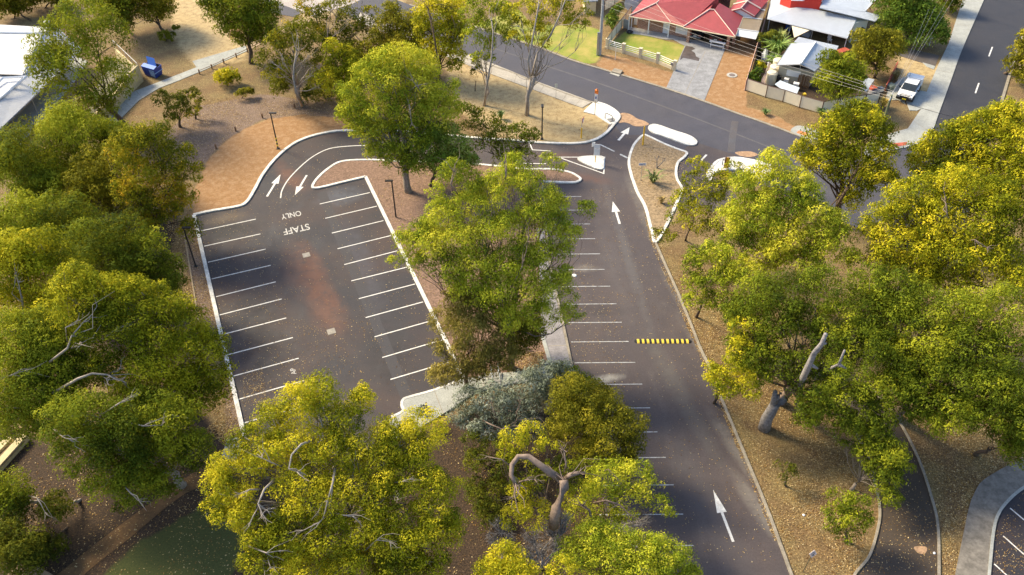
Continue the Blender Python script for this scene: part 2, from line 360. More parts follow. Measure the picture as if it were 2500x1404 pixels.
# path to school and car parking beyond the bush at the top
pth = struct('footpath', MB().prism(L((238, 318), (288, 262), (300, 240), (332, 222), (390, 200), (480, 165), (470, 150), (600, 112), (606, 124), (498, 172), (430, 200), (388, 216), (340, 245), (310, 275), (265, 320)), 0, .05), m_path)
for a, b in (((298, 248), (320, 262)), ((333, 223), (347, 240)), ((395, 197), (405, 210)), ((437, 182), (446, 193))):
    mb = MB(); strip(mb, L(a, b), .05, .049, .053); mb.build('joint', m_kerbold, pth)
struct('footpath', MB().prism(L((480, 164), (498, 171), (610, 122), (680, 85), (740, 62), (760, 50), (730, 48), (600, 108)), 0, .045), m_warmpath)
struct('parking_apron', MB().sheet(L((640, -60), (640, 0), (700, 18), (760, 40), (860, 10), (1000, -60)), .03), M('apron_concrete', (.42, .38, .36), .9, .2, .5, fine=6))
struct('side_road', MB().sheet(L((640, 4), (660, 2), (740, 30), (720, 42), (650, 30)), .035), m_street)
struct('school_path', MB().prism(L((-60, 470), (20, 390), (93, 305), (141, 252), (181, 201.6), (215, 150), (170, 130), (60, 230), (-60, 330)), 0, .05), m_path)
# lower-left bark path and slab
struct('bark_path', MB().sheet(smooth(L((414, 1196), (284.5, 1289), (162, 1386), (100, 1440), (180, 1440), (210, 1399), (323, 1309), (453, 1205), (600, 1140), (560, 1100)), 3, True), .02), M('bark_chip', (.15, .085, .035), .95, .35, 1.5, fine=9))
struct('path_end', MB().prism(L((554, 1074), (591, 1066), (588, 1100), (575, 1130), (541, 1118)), 0, .05), m_path)
struct('corner_slab', MB().prism(L((60, 1365), (130, 1404), (90, 1440), (-20, 1440)), 0, .04), m_warmpath)

def stain(m, spots):
    t = m.node_tree; b = t.nodes['Principled BSDF']; src = b.inputs['Base Color'].links[0].from_socket
    n1 = noise(t, .9, 7, .75)
    for (px_, py_, ang, rx, ry, colr, st_) in spots:
        g = t.nodes.new('ShaderNodeNewGeometry'); q = G(px_, py_)
        a = t.nodes.new('ShaderNodeVectorMath'); a.operation = 'SUBTRACT'; a.inputs[1].default_value = (q[0], q[1], 0); t.links.new(g.outputs['Position'], a.inputs[0])
        mp = t.nodes.new('ShaderNodeMapping'); mp.vector_type = 'TEXTURE'; mp.inputs['Rotation'].default_value = (0, 0, math.radians(ang)); mp.inputs['Scale'].default_value = (rx, ry, 50); t.links.new(a.outputs[0], mp.inputs[0])
        gr_ = t.nodes.new('ShaderNodeTexGradient'); gr_.gradient_type = 'SPHERICAL'; t.links.new(mp.outputs[0], gr_.inputs[0])
        x = t.nodes.new('ShaderNodeMath'); x.operation = 'MULTIPLY'; t.links.new(gr_.outputs['Fac'], x.inputs[0]); t.links.new(ramp(t, n1, [(.32, .1), (.62, 1.)]), x.inputs[1])
        src = mix(t, ramp(t, x.outputs[0], [(.03, 0.), (.5, st_)]), src, colr)
    t.links.new(src, b.inputs['Base Color'])
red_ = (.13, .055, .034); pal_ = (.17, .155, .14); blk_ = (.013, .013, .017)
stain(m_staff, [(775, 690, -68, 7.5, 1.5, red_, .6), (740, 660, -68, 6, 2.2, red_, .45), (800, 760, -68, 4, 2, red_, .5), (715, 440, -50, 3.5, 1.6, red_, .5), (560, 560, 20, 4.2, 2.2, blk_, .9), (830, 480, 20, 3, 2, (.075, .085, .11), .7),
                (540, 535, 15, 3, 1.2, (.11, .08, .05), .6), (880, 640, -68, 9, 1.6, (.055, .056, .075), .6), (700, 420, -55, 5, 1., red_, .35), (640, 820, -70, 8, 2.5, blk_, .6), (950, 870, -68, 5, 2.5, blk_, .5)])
stain(m_main, [(1690, 760, -73, 7, 1., pal_, .7), (1640, 640, -73, 6, 1., pal_, .6), (1600, 560, -73, 5, 1.1, pal_, .6), (1560, 480, -80, 5, 1., pal_, .5), (1722, 860, -70, 4, .7, pal_, .6), (1800, 1100, -70, 5, .8, pal_, .7), (1850, 1240, -70, 4, .8, pal_, .7),
               (1530, 620, -85, 14, .7, (.105, .10, .105), .6), (1660, 960, -75, 9, 1., (.105, .10, .095), .5), (1500, 650, -85, 12, 1.4, (.10, .09, .095), .4), (1430, 655, 0, 1.6, .7, pal_, .6), (1480, 925, 10, 1.8, .6, (.34, .33, .30), .8),
               (1380, 380, 0, 4, 1., red_, .35), (1440, 435, -20, 3, 1., red_, .4), (1530, 300, 0, 3, 1.2, (.3, .2, .13), .5), (1750, 1280, -75, 12, 1.5, (.09, .083, .088), .4), (1420, 520, 0, 4, 1.2, blk_, .35), (1460, 760, 0, 3, 1, blk_, .35)])
# ---------------------------------------------------------------- main car park (asphalt sheet, kerbed islands, markings)
main = MB().sheet(L((1500, 262), (1478, 327), (1450, 343), (1408, 351), (1327, 350), (1257, 344), (1160, 338), (1000, 323), (848, 320), (830, 395), (1030, 392), (1130, 398), (1279, 414), (1322, 445), (1318, 460),
    (1340, 634), (1376, 799), (1397, 900), (1448, 1110), (1520, 1440), (1945, 1440), (1901, 1320), (1868.7, 1233.8), (1825.6, 1129.7), (1790, 1043.6), (1764.6, 982.5), (1729, 892), (1709, 849.6), (1687, 793.6),
    (1656, 718), (1622, 642), (1600, 592), (1576, 508), (1556, 470), (1539.6, 424), (1600, 480), (1690, 520), (1760, 470), (1700, 400), (1760, 330), (1700, 290), (1560, 250)), .008)
main = struct('main_car_park', main, m_main)
tri = L((1690, 345), (1660, 375), (1650, 400), (1653, 440), (1664, 463), (1740, 520), (1800, 480), (1730, 420), (1800, 380))
struct('slip_lane', MB().sheet(tri, .016), m_main)
def seal(name, pts, z, mat, k=5, kw=.26, kz=.13, km=m_kerb, fill=.1, closed=True):
    P = smooth(L(*pts), k, True)
    o = MB().prism(P, 0, fill); o = struct(name, o, mat)
    mb = MB(); strip(mb, P, kw, 0, kz, True); mb.build('kerb', km, o); return o
isl = M('island_cover', (.30, .22, .13), .95, .5, 5., bmp=.02, fine=16)
mul = M('island_mulch', (.22, .14, .10), .95, .55, 6., bmp=.02, fine=16)
# median between the two lots: mulch with kerbs
med = L((764, 456), (775, 437.6), (803, 412.4), (836.8, 395.6), (870, 392), (904, 392), (962.8, 395), (1130, 400), (1279, 414), (1357, 416), (1391, 422.6), (1408, 431), (1416, 439), (1408, 446), (1324, 445), (1324, 520), (1340, 634), (1376, 799), (1397, 900), (1310, 915), (1134, 926.8), (892.8, 432.6), (831, 447.4), (792, 457), (770, 460))
gm = go.data.materials[0]
struct('median_bed', MB().prism(med, 0, .1), mul)
kerb([(1324, 445), (1392, 447), (1409, 445), (1417, 439), (1408, 431), (1391, 422.6), (1357.6, 416), (1321, 414.5), (1279, 414), (1130, 400), (962.8, 395), (904, 392), (836.8, 395.6), (803, 412.4), (775, 437.6), (763.4, 455.8), (769.6, 460.5), (792, 457), (831, 447.4), (892.8, 432.6)], m_kerb, .26, .14)
kerb([(892.8, 432.6), (1133.6, 926.8)], m_kerb, .3, .14, sm=False)
kerb([(1318, 803), (1342, 883), (1318, 907)], m_path, .3, .16, sm=False)
kerb([(1324, 448), (1340, 634), (1376, 799), (1397, 900)], m_kerbold, .2, .115, sm=False)
fpm = struct('footpath', MB().prism(L((1310, 560), (1328, 560), (1338, 634), (1372, 799), (1395, 902), (1342, 905), (1340, 880), (1320, 803), (1316, 634)), 0, .115), M('median_path', (.27, .26, .28), .9, .25, 1.2, fine=8))
for a, b in (((1334, 845), (1383, 843)), ((1342, 883), (1390, 880)), ((1322, 803), (1372, 803))):
    mb = MB(); strip(mb, L((*a, .115), (*b, .115)), .05, .114, .118); mb.build('joint', m_kerbold, fpm)
# outer kerb of the loop and the dry-grass corner, white
kerb([(472.8, 525.8), (517.6, 516), (579, 505.4), (601.6, 495), (621, 465.6), (640.8, 429), (668.8, 392.8), (702.4, 362), (736, 342.4), (786.4, 327), (848, 320), (1000, 323), (1160, 338), (1257, 344), (1327, 350), (1408, 351), (1450, 343), (1478, 327), (1497.6, 306), (1511.6, 287), (1503, 273), (1480.8, 259), (1459, 252)], m_kerb, .3, .14)
kerb([(474, 527), (597, 1067)], m_kerb, .32, .14, sm=False)
# right-hand islands
ri = seal('right_island', [(1570.4, 332), (1580, 333), (1620, 352), (1655, 366), (1676, 374), (1670, 385), (1655, 398), (1650, 420), (1653, 440), (1664, 463), (1650, 500), (1622, 560), (1600, 592), (1592, 570), (1576, 508), (1556, 470), (1540, 424), (1535.4, 393), (1545, 360), (1560, 340)], 0, isl)
seal('oval_island', [(1585, 314), (1592, 307), (1607, 308), (1640, 320), (1680, 333), (1697, 344), (1698, 352), (1688, 355), (1672, 352), (1620, 333), (1596, 325)], 0, m_newconc, fill=.125)
seal('triangle_island', [(1413, 388), (1425, 385), (1455, 384), (1471, 386), (1471, 400), (1470, 412), (1460, 413), (1440, 405), (1420, 395)], 0, m_newconc, fill=.125, k=3)
seal('corner_island', [(1745, 400), (1760, 391), (1783, 387), (1810, 388), (1850, 396), (1880, 408), (1870, 440), (1835, 425), (1800, 417), (1765, 415), (1740, 425), (1733, 440), (1728, 425)], 0, m_newconc, fill=.1)
kerb([(1592, 570), (1600, 592), (1622, 642), (1656, 718), (1687, 793.6), (1709, 849.6), (1729, 892), (1764.6, 982.5), (1790, 1043.6), (1825.6, 1129.7), (1868.7, 1233.8), (1901, 1320), (1945, 1440)], m_kerbold, .2, .1)
# lower concrete landing
lp = struct('footpath', MB().prism(L((981.6, 988), (983, 978), (999, 971.6), (1057, 955.6), (1133.6, 926.8), (1200, 915), (1318, 905), (1397, 902), (1400, 915), (1250, 938), (1159, 960), (1101, 1001), (1058, 1027), (1000, 1060), (960, 1075), (950, 1025), (986, 1005)), 0, .13), m_path)
kerb([(957, 1020), (984, 1006), (981, 992), (984, 979), (999, 971.6), (1057, 955.6), (1133.6, 926.8)], m_kerb, .2, .15, k=4)
for a, b in (((1061, 955), (1082, 1010)),):
    mb = MB(); strip(mb, L((*a, .13), (*b, .13)), .05, .129, .134); mb.build('joint', m_kerbold, lp)

# ---------------------------------------------------------------- staff lot
A_ = G(480, 527); yaw = math.radians(21.6)
staff = MB().sheet(L((475, 527), (520, 516), (601, 496), (622, 466), (641, 430), (669, 393), (702, 362), (736, 343), (786, 327), (848, 320), (920, 321), (920, 392), (836, 396), (803, 412), (775, 438), (763, 456), (770, 460), (831, 448), (892.8, 432.6), (1133.6, 926.8), (1057, 955.6), (999, 971.6), (983, 985), (986, 1005), (957, 1020), (900, 1120), (600, 1090), (595, 1065)), .014)
staff = struct('staff_car_park', staff, m_staff)
ax = np.array([math.cos(yaw), math.sin(yaw), 0]); bx = np.array([math.sin(yaw-.0), -math.cos(yaw), 0])
def bay(parent, z, p, q, wd, mat, name='bay_line'):
    mb = MB(); strip(mb, [p, q], wd, z, z+.004); return mb.build(name, mat, parent)
Lr = [((489.6, 564.4), (624.6, 535.3)), ((498.6, 601.4), (636, 571.4)), ((507.8, 640.6), (648.4, 608.6)), ((516.8, 681.4), (660.7, 648.1)), ((527.4, 724.8), (673.3, 688.4)), ((535.5, 769.6), (687.6, 730.2)), ((545, 816.7), (698.8, 776.6)), ((557.6, 866.2), (715, 824.5)), ((568.8, 918.8), (729.1, 875)), ((580.6, 975.8), (745.1, 928.7)), ((596, 1033), (765, 985))]
Rr = [((780.8, 498.4), (903.2, 470.4)), ((794, 533.4), (920, 503.7)), ((810.2, 569.5), (936.2, 539)), ((824.2, 607.8), (954.4, 575.4)), ((840.4, 646.4), (969.8, 612.8)), ((857.8, 686.2), (993.6, 652.6)), ((876, 729.6), (1013.2, 693.8)), ((892.8, 775.8), (1032.8, 737.4)), ((914.4, 822.8), (1055, 783)), ((933.4, 873.2), (1079, 830.4)), ((953.4, 926.8), (1104, 882))]
for p, q in Lr+Rr: bay(staff, .016, G(*p), G(*q), .10, m_line)
# faint second-coat strip along the right-hand bays
mb = MB(); strip(mb, L((785, 470), (1010, 1010)), .9, .014, .0155); mb.build('seal_joint', asphalt('joint_asphalt', (.036, .036, .046), (.045, .04, .042)), staff)
mb = MB(); strip(mb, smooth(L((685, 484), (689, 464), (706, 436), (737, 404), (768, 380), (805, 363), (852, 357), (910, 355)), 6), .12, .016, .02); mb.build('centre_line', m_line, staff)
gcol = M('letter_paint', (.50, .50, .49), .7, .25, 3, fine=20)
def arrow(parent, tail, tip, z, mat, sw=.16, hw=.42, hl=.45, name='lane_arrow'):
    a, b = G(*tail)[:2], G(*tip)[:2]; d = b-a; ln = np.linalg.norm(d); d /= ln; n = np.array([-d[1], d[0]])
    k = a+d*ln*(1-hl); mb = MB()
    mb.sheet([a-n*sw/2, a+n*sw/2, k+n*sw/2, k-n*sw/2], z); mb.sheet([k-n*hw/2, k+n*hw/2, b], z); return mb.build(name, mat, parent)
arrow(staff, (652, 480), (685, 426), .019, m_line, .2, .75, .42)
arrow(staff, (749, 428), (720, 477), .019, m_line, .2, .75, .42)
arrow(main, (1510, 343), (1537, 311), .022, m_line, .27, .9, .48)
arrow(main, (1513, 547), (1496, 492), .019, m_line, .22, .8, .47)
arrow(main, (1790, 1323), (1741, 1196), .019, m_line, .18, .66, .45)
def lettering(txt, p_start, p_end, height, z, mat, parent, name='lettering', up=None):
    cu = bpy.data.curves.new(name, 'FONT'); cu.body = txt; cu.size = 1; cu.offset = .012
    o = bpy.data.objects.new(name, cu); C.objects.link(o)
    dg = bpy.context.evaluated_depsgraph_get(); me = bpy.data.meshes.new_from_object(o.evaluated_get(dg))
    bpy.data.objects.remove(o); xs = [v.co.x for v in me.vertices]; ys = [v.co.y for v in me.vertices]
    x0, wx, y0, wy = min(xs), max(xs)-min(xs), min(ys), max(ys)-min(ys)
    a, b = np.array(p_start, float), np.array(p_end, float); d = b-a
    if up is None: n = np.array([-d[1], d[0], 0]); n /= np.linalg.norm(n)
    else: n = np.array(up, float)
    off = np.array(parent.location) if parent else 0
    for v in me.vertices:
        q = a+d*(v.co.x-x0)/wx+n*height*(v.co.y-y0)/wy; q = q+np.array([0, 0, z])-off; v.co = q
    me.materials.clear(); me.materials.append(mat); r = bpy.data.objects.new(name, me); C.objects.link(r); r.parent = parent; return r
lettering('STAFF', G(753, 546), G(690, 560), 1.0, .019, gcol, staff)
lettering('ONLY', G(733, 514.5), G(685, 524.5), .85, .019, gcol, staff)
lettering('AP', G(724, 913), G(720, 898), .38, .019, gcol, staff)
for p in ((748, 623), (809, 809.5)):
    g = thing('drain_grate', 'steel drain grate set in the staff lot asphalt '+('nearer the word STAFF' if p[1] < 700 else 'further from the painted words'), 'drain', G(*p), 'drain grates in the staff lot')
    c = G(*p); mb = MB(); mb.box((c[0], c[1], .01), (.66, .66, .03), yaw); mb.build('frame', m_kerbold, g)
    mb = MB()
    for k in range(-3, 4): q = c+ax*k*.09; mb.box((q[0], q[1], .027), (.035, .6, .02), yaw)
    mb.build('grate_bars', M('pale_bars', (.34, .33, .32), .6, .2), g)
# main lot bay lines (spaced from the measured ends)
ends = [(1419, 480), (1430, 513), (1441, 547), (1453, 583), (1465, 620), (1476, 658), (1490, 699), (1505, 742), (1518, 787), (1534.8, 834), (1551, 885), (1567.8, 938), (1587, 996), (1605, 1054.7), (1625, 1117), (1645, 1184), (1667.7, 1255.5), (1692.7, 1332)]
pa, pb = G(1324, 448), G(1397, 900); dd = (pb-pa)/np.linalg.norm(pb-pa)
for e in ends:
    q = G(*e); p = q+np.array([-5.0, .02, 0]); k = (q[1]-pa[1])/dd[1]; x = pa[0]+dd[0]*k+.25; p[0] = x
    bay(main, .012, p, q, .07, m_line2)
for pl in ([(1290, 343.5), (1300, 366), (1344, 369)], [(1278, 399), (1333, 400)], [(1344, 384), (1476, 384), (1474, 424), (1366, 385)]):
    mb = MB(); strip(mb, L(*pl), .12, .014, .018); mb.build('edge_line', m_line, main)
mb = MB(); strip(mb, L((1465, 353), (1500, 370)), .16, .014, .018); strip(mb, L((1514, 377), (1532, 386)), .22, .014, .02); mb.build('give_way_line', m_line2, main)
mb = MB(); strip(mb, L((1725, 378), (1712, 392)), .2, .018, .022); mb.build('edge_line', m_line, main)
# dirt washed over the junction
def blot(pts, mat, z, name):
    return struct(name, MB().sheet(smooth(L(*pts), 4, True), z), mat)
dirt = M('spilled_dirt', (.40, .26, .16), .95, .35, 2.5, bmp=.01, fine=9)
blot([(1500, 286), (1520, 276), (1540, 280), (1556, 290), (1574, 296), (1584, 304), (1566, 309), (1548, 308), (1536, 302), (1524, 299), (1510, 300)], dirt, .026, 'spilled_dirt')
# ---------------------------------------------------------------- lower-right access road, path and lot
struct('access_road', MB().sheet(L((2075, 1440), (2123, 1356), (2145, 1280), (2147, 1237), (2141, 1205), (2120, 1120), (2080, 1040), (2020, 960), (1960, 900), (2040, 870), (2120, 940), (2181, 1011), (2213, 1061.5), (2245.5, 1129.7), (2270.6, 1205), (2288.6, 1280), (2292, 1440)), .01), asphalt('access_asphalt', (.042, .033, .028), (.07, .05, .032), (.09, .075, .06)))
kerb([(2075, 1440), (2087, 1402), (2123, 1356), (2145, 1280), (2147, 1237), (2141, 1205), (2120, 1120), (2080, 1040)], m_kerbold, .16, .1)
kerb([(2120, 940), (2181, 1011), (2213, 1061.5), (2245.5, 1129.7), (2270.6, 1205), (2288.6, 1280), (2292, 1402), (2290, 1450)], m_kerbold, .16, .1)
pv = M('paver_path', (.20, .185, .165), .9, .35, 1.6, fine=7)
struct('paved_path', MB().prism(smooth(L((2500, 1120), (2461, 1137), (2400, 1173), (2378, 1205), (2364, 1244.5), (2346, 1331), (2331.6, 1402), (2325, 1440)), 4)+smooth(L((2410, 1440), (2414, 1402), (2425, 1294.8), (2439, 1251.7), (2464.5, 1219.4), (2500, 1190.7), (2560, 1160)), 4), 0, .07), pv)
kerb([(2410, 1440), (2414, 1402), (2425, 1294.8), (2439, 1251.7), (2464.5, 1219.4), (2500, 1190.7), (2560, 1160)], m_path, .18, .11)
lot3 = struct('right_car_park', MB().sheet(L((2414, 1440), (2418, 1402), (2429, 1294.8), (2443, 1251.7), (2468, 1219.4), (2500, 1194), (2620, 1130), (2700, 1440)), .01), m_staff)
for a, b in (((2466, 1241), (2510, 1278)), ((2449, 1309), (2510, 1363)), ((2427, 1377), (2480, 1425))): bay(lot3, .014, G(*a), G(*b), .09, m_line)
struct('sand_patch', MB().sheet(smooth(L((2232, 1335), (2262, 1336), (2258, 1352), (2240, 1350)), 4, True), .016), dirt)
# gutter lip of dry leaves / sand along the right kerb
struct('street_rubble', MB().sheet(smooth(L((1795, 372), (1830, 370), (1850, 378), (1830, 384), (1805, 380)), 4, True), .026), dirt)
# ---------------------------------------------------------------- foliage
def leafmat(name, cols, trans=.30):
    m, t, b = newmat(name); nt_ = t
    a = t.nodes.new('ShaderNodeAttribute'); a.attribute_name = 'tint'; a.attribute_type = 'GEOMETRY'
    n = len(cols); col = ramp(t, a.outputs['Fac'], [(.08+.84*i/(n-1), c) for i, c in enumerate(cols)])
    t.links.new(col, b.inputs['Base Color']); b.inputs['Roughness'].default_value = .75; b.inputs['Specular IOR Level'].default_value = .08
    tr = t.nodes.new('ShaderNodeBsdfTranslucent'); mx = t.nodes.new('ShaderNodeMixShader'); mx.inputs[0].default_value = trans
    t.links.new(mix(t, .55, col, (.36, .33, .02)), tr.inputs[0]) ; t.links.new(b.outputs[0], mx.inputs[1]); t.links.new(tr.outputs[0], mx.inputs[2])
    t.links.new(mx.outputs[0], t.nodes['Material Output'].inputs[0]); MATS[name] = m; return m
PAL = {
 'lime':   leafmat('lime_leaves',   [(.070, .115, .010), (.21, .28, .018), (.42, .47, .03), (.64, .61, .05)]),
 'yellow': leafmat('yellow_leaves', [(.060, .085, .005), (.20, .23, .010), (.44, .43, .018), (.70, .60, .03)]),
 'green':  leafmat('green_leaves',  [(.036, .062, .006), (.105, .150, .012), (.22, .27, .018), (.38, .40, .025)]),
 'bright': leafmat('bright_leaves', [(.050, .100, .014), (.13, .22, .025), (.24, .35, .045), (.42, .48, .10)]),
 'olive':  leafmat('olive_leaves',  [(.050, .056, .006), (.14, .145, .012), (.26, .245, .020), (.42, .36, .028)]),
 'brown':  leafmat('casuarina_leaves', [(.10, .08, .022), (.20, .17, .035), (.29, .245, .05), (.38, .31, .07)], .15),
 'autumn': leafmat('autumn_leaves', [(.055, .078, .006), (.17, .19, .010), (.34, .31, .014), (.58, .37, .018)]),
 'grey':   leafmat('grey_leaves',   [(.065, .08, .05), (.14, .17, .12), (.23, .27, .20), (.38, .42, .35)], .12),
 'dark':   leafmat('dark_leaves',   [(.018, .032, .006), (.045, .068, .009), (.10, .125, .014), (.19, .20, .018)]),
}
BARK = {'grey': M('grey_bark', (.26, .22, .18), .9, .4, 5, bmp=.02), 'pale': M('pale_bark', (.32, .28, .24), .8, .3, 3, bmp=.01), 'dark': M('dark_bark', (.10, .07, .05), .95, .4, 5, bmp=.02),
        'tan': M('tan_bark', (.20, .15, .12), .85, .35, 4, bmp=.02), 'dead': M('dead_wood', (.25, .235, .235), .9, .5, 5, bmp=.04, fine=9)}
TOTAL = [0]
def crown_mesh(clumps, name, mat, parent, px=2.6, dens=1., aspect=.42, droop=.3, white=0):
    """leaf-sized faces laid through the shells of many small clumps"""
    allv = []; allt = []; off = np.array(parent.location)
    for (c, r, tint) in clumps:
        dist = np.linalg.norm(c-CAM); ls = px*dist/(F*1024/2500); ls = max(.15, ls)   # leaf length, metres
        n = int(dens*4.6*r*r/(ls*ls*aspect)); n = max(12, min(n, 4200))
        d = RNG.normal(size=(n, 3)); d /= np.linalg.norm(d, axis=1)[:, None]
        d[:, 2] = np.where((d[:, 2] < -.35) & (RNG.random(n) < .7), -d[:, 2], d[:, 2])
        lump = 1+.22*np.sin(d[:, 0]*5+c[0]*3)*np.sin(d[:, 1]*5+c[1]*3)+.12*np.sin(d[:, 2]*6+c[2])
        rad = r*lump*(1-.30*RNG.random(n)**2.6)
        rad = np.where(RNG.random(n) < .08, rad*RNG.uniform(1.05, 1.45, n), rad); p = c+d*rad[:, None]*np.array([1, 1, .86])
        nn = d*1.0+RNG.normal(size=(n, 3))*.36+np.array([0, 0, .12]); nn /= np.linalg.norm(nn, axis=1)[:, None]
        ax_ = RNG.normal(size=(n, 3))+np.array([0, 0, -droop*3]); ax_ -= nn*np.sum(ax_*nn, 1)[:, None]; ax_ /= np.linalg.norm(ax_, axis=1)[:, None]+1e-6
        bx_ = np.cross(nn, ax_); L_ = (ls*RNG.uniform(.6, 1.25, n))[:, None]; W_ = L_*aspect
        q = np.stack([p-ax_*L_*.5, p+bx_*W_*.5-ax_*L_*.05, p+ax_*L_*.5, p-bx_*W_*.5-ax_*L_*.05], 1)
        allv.append(q.reshape(-1, 3)); allt.append(np.clip(tint+RNG.normal(size=n)*.10, 0, 1))
    v = np.concatenate(allv)-off; tt = np.concatenate(allt); n = len(tt); TOTAL[0] += n
    me = fast_mesh(name, v, np.arange(4*n).reshape(-1, 4), 4)
    at = me.attributes.new('tint', 'FLOAT', 'FACE'); at.data.foreach_set('value', tt.astype(np.float32))
    me.materials.append(mat); o = bpy.data.objects.new(name, me); C.objects.link(o); o.parent = parent; return o
def wiggle(a, b, n, amp, rng):
    a = np.array(a, float); b = np.array(b, float); d = np.linalg.norm(b-a); out = [a]; o = np.zeros(3)
    for i in range(1, n):
        t = i/n; o = o*.6+rng.normal(size=3)*amp*d*.5; out.append(a+(b-a)*t+o*math.sin(math.pi*t))
    out.append(b); return out
def tree(name, label, base, lobes, pal='green', bark='grey', zc=7., cat='tree', group=None, trunk=.0, dens=1., sub=.34, px=2.6, tint=.5, spread=1., droop=.3, aspect=.38, flat=.82, fill=1.25, bare=0, y0=0., branches=None, tv=.2, gap=.0, minz=.25, big=False, rs=1.):
    rng = np.random.default_rng(abs(hash_(label)) % 2**31)
    cx = np.mean([l[0] for l in lobes]); cy = np.mean([l[1] for l in lobes])
    if base is not None:
        B = G(*base); d = G(cx, cy)-CAM; k = (B[1]+y0-CAM[1])/d[1]; Cc = CAM+d*k
        if Cc[2] < .6: Cc = G(cx, cy, .8)
    else:
        Cc = G(cx, cy, zc); B = np.array([Cc[0], Cc[1]+2.2, 0])
    view = (Cc-CAM)/np.linalg.norm(Cc-CAM); nrm = -view*spread+np.array([0, -1, 0])*(1-spread); 
    root = thing(name, label, cat, B, group)
    cl = []; LB = []
    for l in lobes:
        d = FW+CR*(l[0]-1250)/F+CU*(702-l[1])/F; t = np.dot(Cc-CAM, nrm)/np.dot(d, nrm); P = CAM+d*t
        R = l[2]*1.23*rs*np.linalg.norm(P-CAM)/F
        P[2] = max(P[2], R*.55+minz); LB.append((P, R))
    for (P, R) in LB:
        r0 = max(.28, min(1.0, R*sub)); n = max(4, int(fill*2.6*(R/r0)**2))
        lt = tint+rng.normal()*tv*.85
        for k in range(n):
            d = rng.normal(size=3); d /= np.linalg.norm(d)
            if d[2] < -.3 and rng.random() < .75: d[2] *= -1
            if rng.random() < gap: continue
            r = r0*rng.uniform(.55, 1.25); q = P+d*(R-r*.62)*np.array([1, 1, flat])*rng.uniform(.80, 1.12)
            if q[2] < minz+r*.4: q[2] = minz+r*.4
            cl.append((q, r, np.clip(lt+rng.normal()*tv, .02, .98)))
        if gap < .12 and R > .9:       # the far and lower side of the crown
            for k in range(int(n*.45)):
                d = rng.normal(size=3); d /= np.linalg.norm(d); q = P+view*R*.9+d*R*rng.uniform(.2, .9); r = r0*rng.uniform(.8, 1.3)
                if q[2] > minz+r*.5: cl.append((q, r, np.clip(lt+rng.normal()*tv, .02, .98)))
    # trunk, limbs to every lobe, twigs towards the clumps
    mb = MB(); top = np.mean([p for p, r in LB], 0); hgt = max(p[2] for p, r in LB); tr = (trunk or max(.06, min(.42, .035*hgt+.05)))*.8
    low = B+(top-B)*.42; low[2] = max(.3, min(low[2], top[2]*.55))
    path = wiggle(B-np.array([0, 0, .05]), low, 4, .10, rng); mb.tube(path, [tr*1.25, tr, tr*.92, tr*.85, tr*.8], 8)
    for (P, R) in LB:
        st_ = path[3] if rng.random() < .5 else path[4]
        pth_ = wiggle(st_, P+np.array([0, 0, R*.25]), 5, .13, rng); a = tr*min(.45, .2+.15*R/2)
        mb.tube(pth_, [a, a*.8, a*.62, a*.48, a*.34, a*.18], 6)
        for k in range(3+bare):
            d = rng.normal(size=3); d /= np.linalg.norm(d); d[2] = abs(d[2])
            mb.tube(wiggle(pth_[3], P+d*R*(.95 if k >= 3 else .8), 4, .16, rng), [a*.4, a*.3, a*.22, a*.14, a*.06], 4, False)
    if branches:
        for pts, r1, r2 in branches:
            Q = []
            for (x, y) in pts:
                d = FW+CR*(x-1250)/F+CU*(702-y)/F; t = np.dot(Cc-CAM, nrm)/np.dot(d, nrm); Q.append(CAM+d*t*(1.0 if not Q else .972))
            n = len(Q); kk = 1. if big else .62; mb.tube(Q, [kk*(r1+(r2-r1)*i/(n-1)) for i in range(n)], 6)
            dd_ = (Q[-1]-Q[-2])/np.linalg.norm(Q[-1]-Q[-2])
            for k in range(6):
                e = Q[-1]+(dd_+rng.normal(size=3)*.55)*rng.uniform(.4, 1.3)*min(1.3, r2*12+.2); w1 = wiggle(Q[-1 if k < 4 else -2], e, 3, .2, rng); mb.tube(w1, [min(.05, r2)*q_ for q_ in (.9, .6, .4, .2)], 4, False)
    mb.build('trunk', BARK[bark], root, True)
    crown_mesh(cl, 'crown', PAL[pal], root, px=px, dens=dens, aspect=aspect, droop=droop)
    return root
def hash_(s):
    h = 2166136261
    for ch in s: h = ((h ^ ord(ch))*16777619) & 0xffffffff
    return h
def ell(cx, cy, w_, h_, r, n=None):
    """lobes laid over a domed crown outline"""
    out = []; n = n or max(3, int(1.5*w_*h_/(r*r)))
    k = 0
    for i in range(n):
        a = i*2.39996; q = math.sqrt((i+.5)/n); out.append((cx+math.cos(a)*q*(w_-r*.7), cy+math.sin(a)*q*(h_-r*.7), r*(.8+.4*((i*7919) % 13)/13)))
    return out
T = tree
# upper left, by the school
T('gum_tree', 'large olive green gum leaning over the white school roof', (310, 315), [(205, 62, 66), (150, 105, 60), (255, 105, 60), (190, 165, 72), (122, 185, 38), (280, 185, 45), (135, 225, 42), (238, 235, 45), (120, 150, 48), (85, 150, 20), (295, 215, 28), (265, 265, 25)], 'green', 'dark', tint=.58, rs=.84, gap=.25, trunk=.34, tv=.14)
T('gum_tree', 'thin half bare tree between the school slab and the cream wall', (240, 340), [(198, 250, 32), (232, 275, 30), (215, 300, 26), (245, 250, 22)], 'olive', 'dark', tint=.35, gap=.5, bare=3)
T('peppermint_tree', 'bright green drooping tree beside the verandah slab of the school', None, [(170, 325, 62), (90, 375, 66), (235, 375, 55), (55, 445, 60), (140, 440, 66), (25, 395, 42), (190, 440, 50), (285, 330, 30), (110, 480, 45), (150, 300, 32), (265, 320, 26)], 'green', 'dark', zc=5.5, tint=.62, droop=.8, aspect=.3)
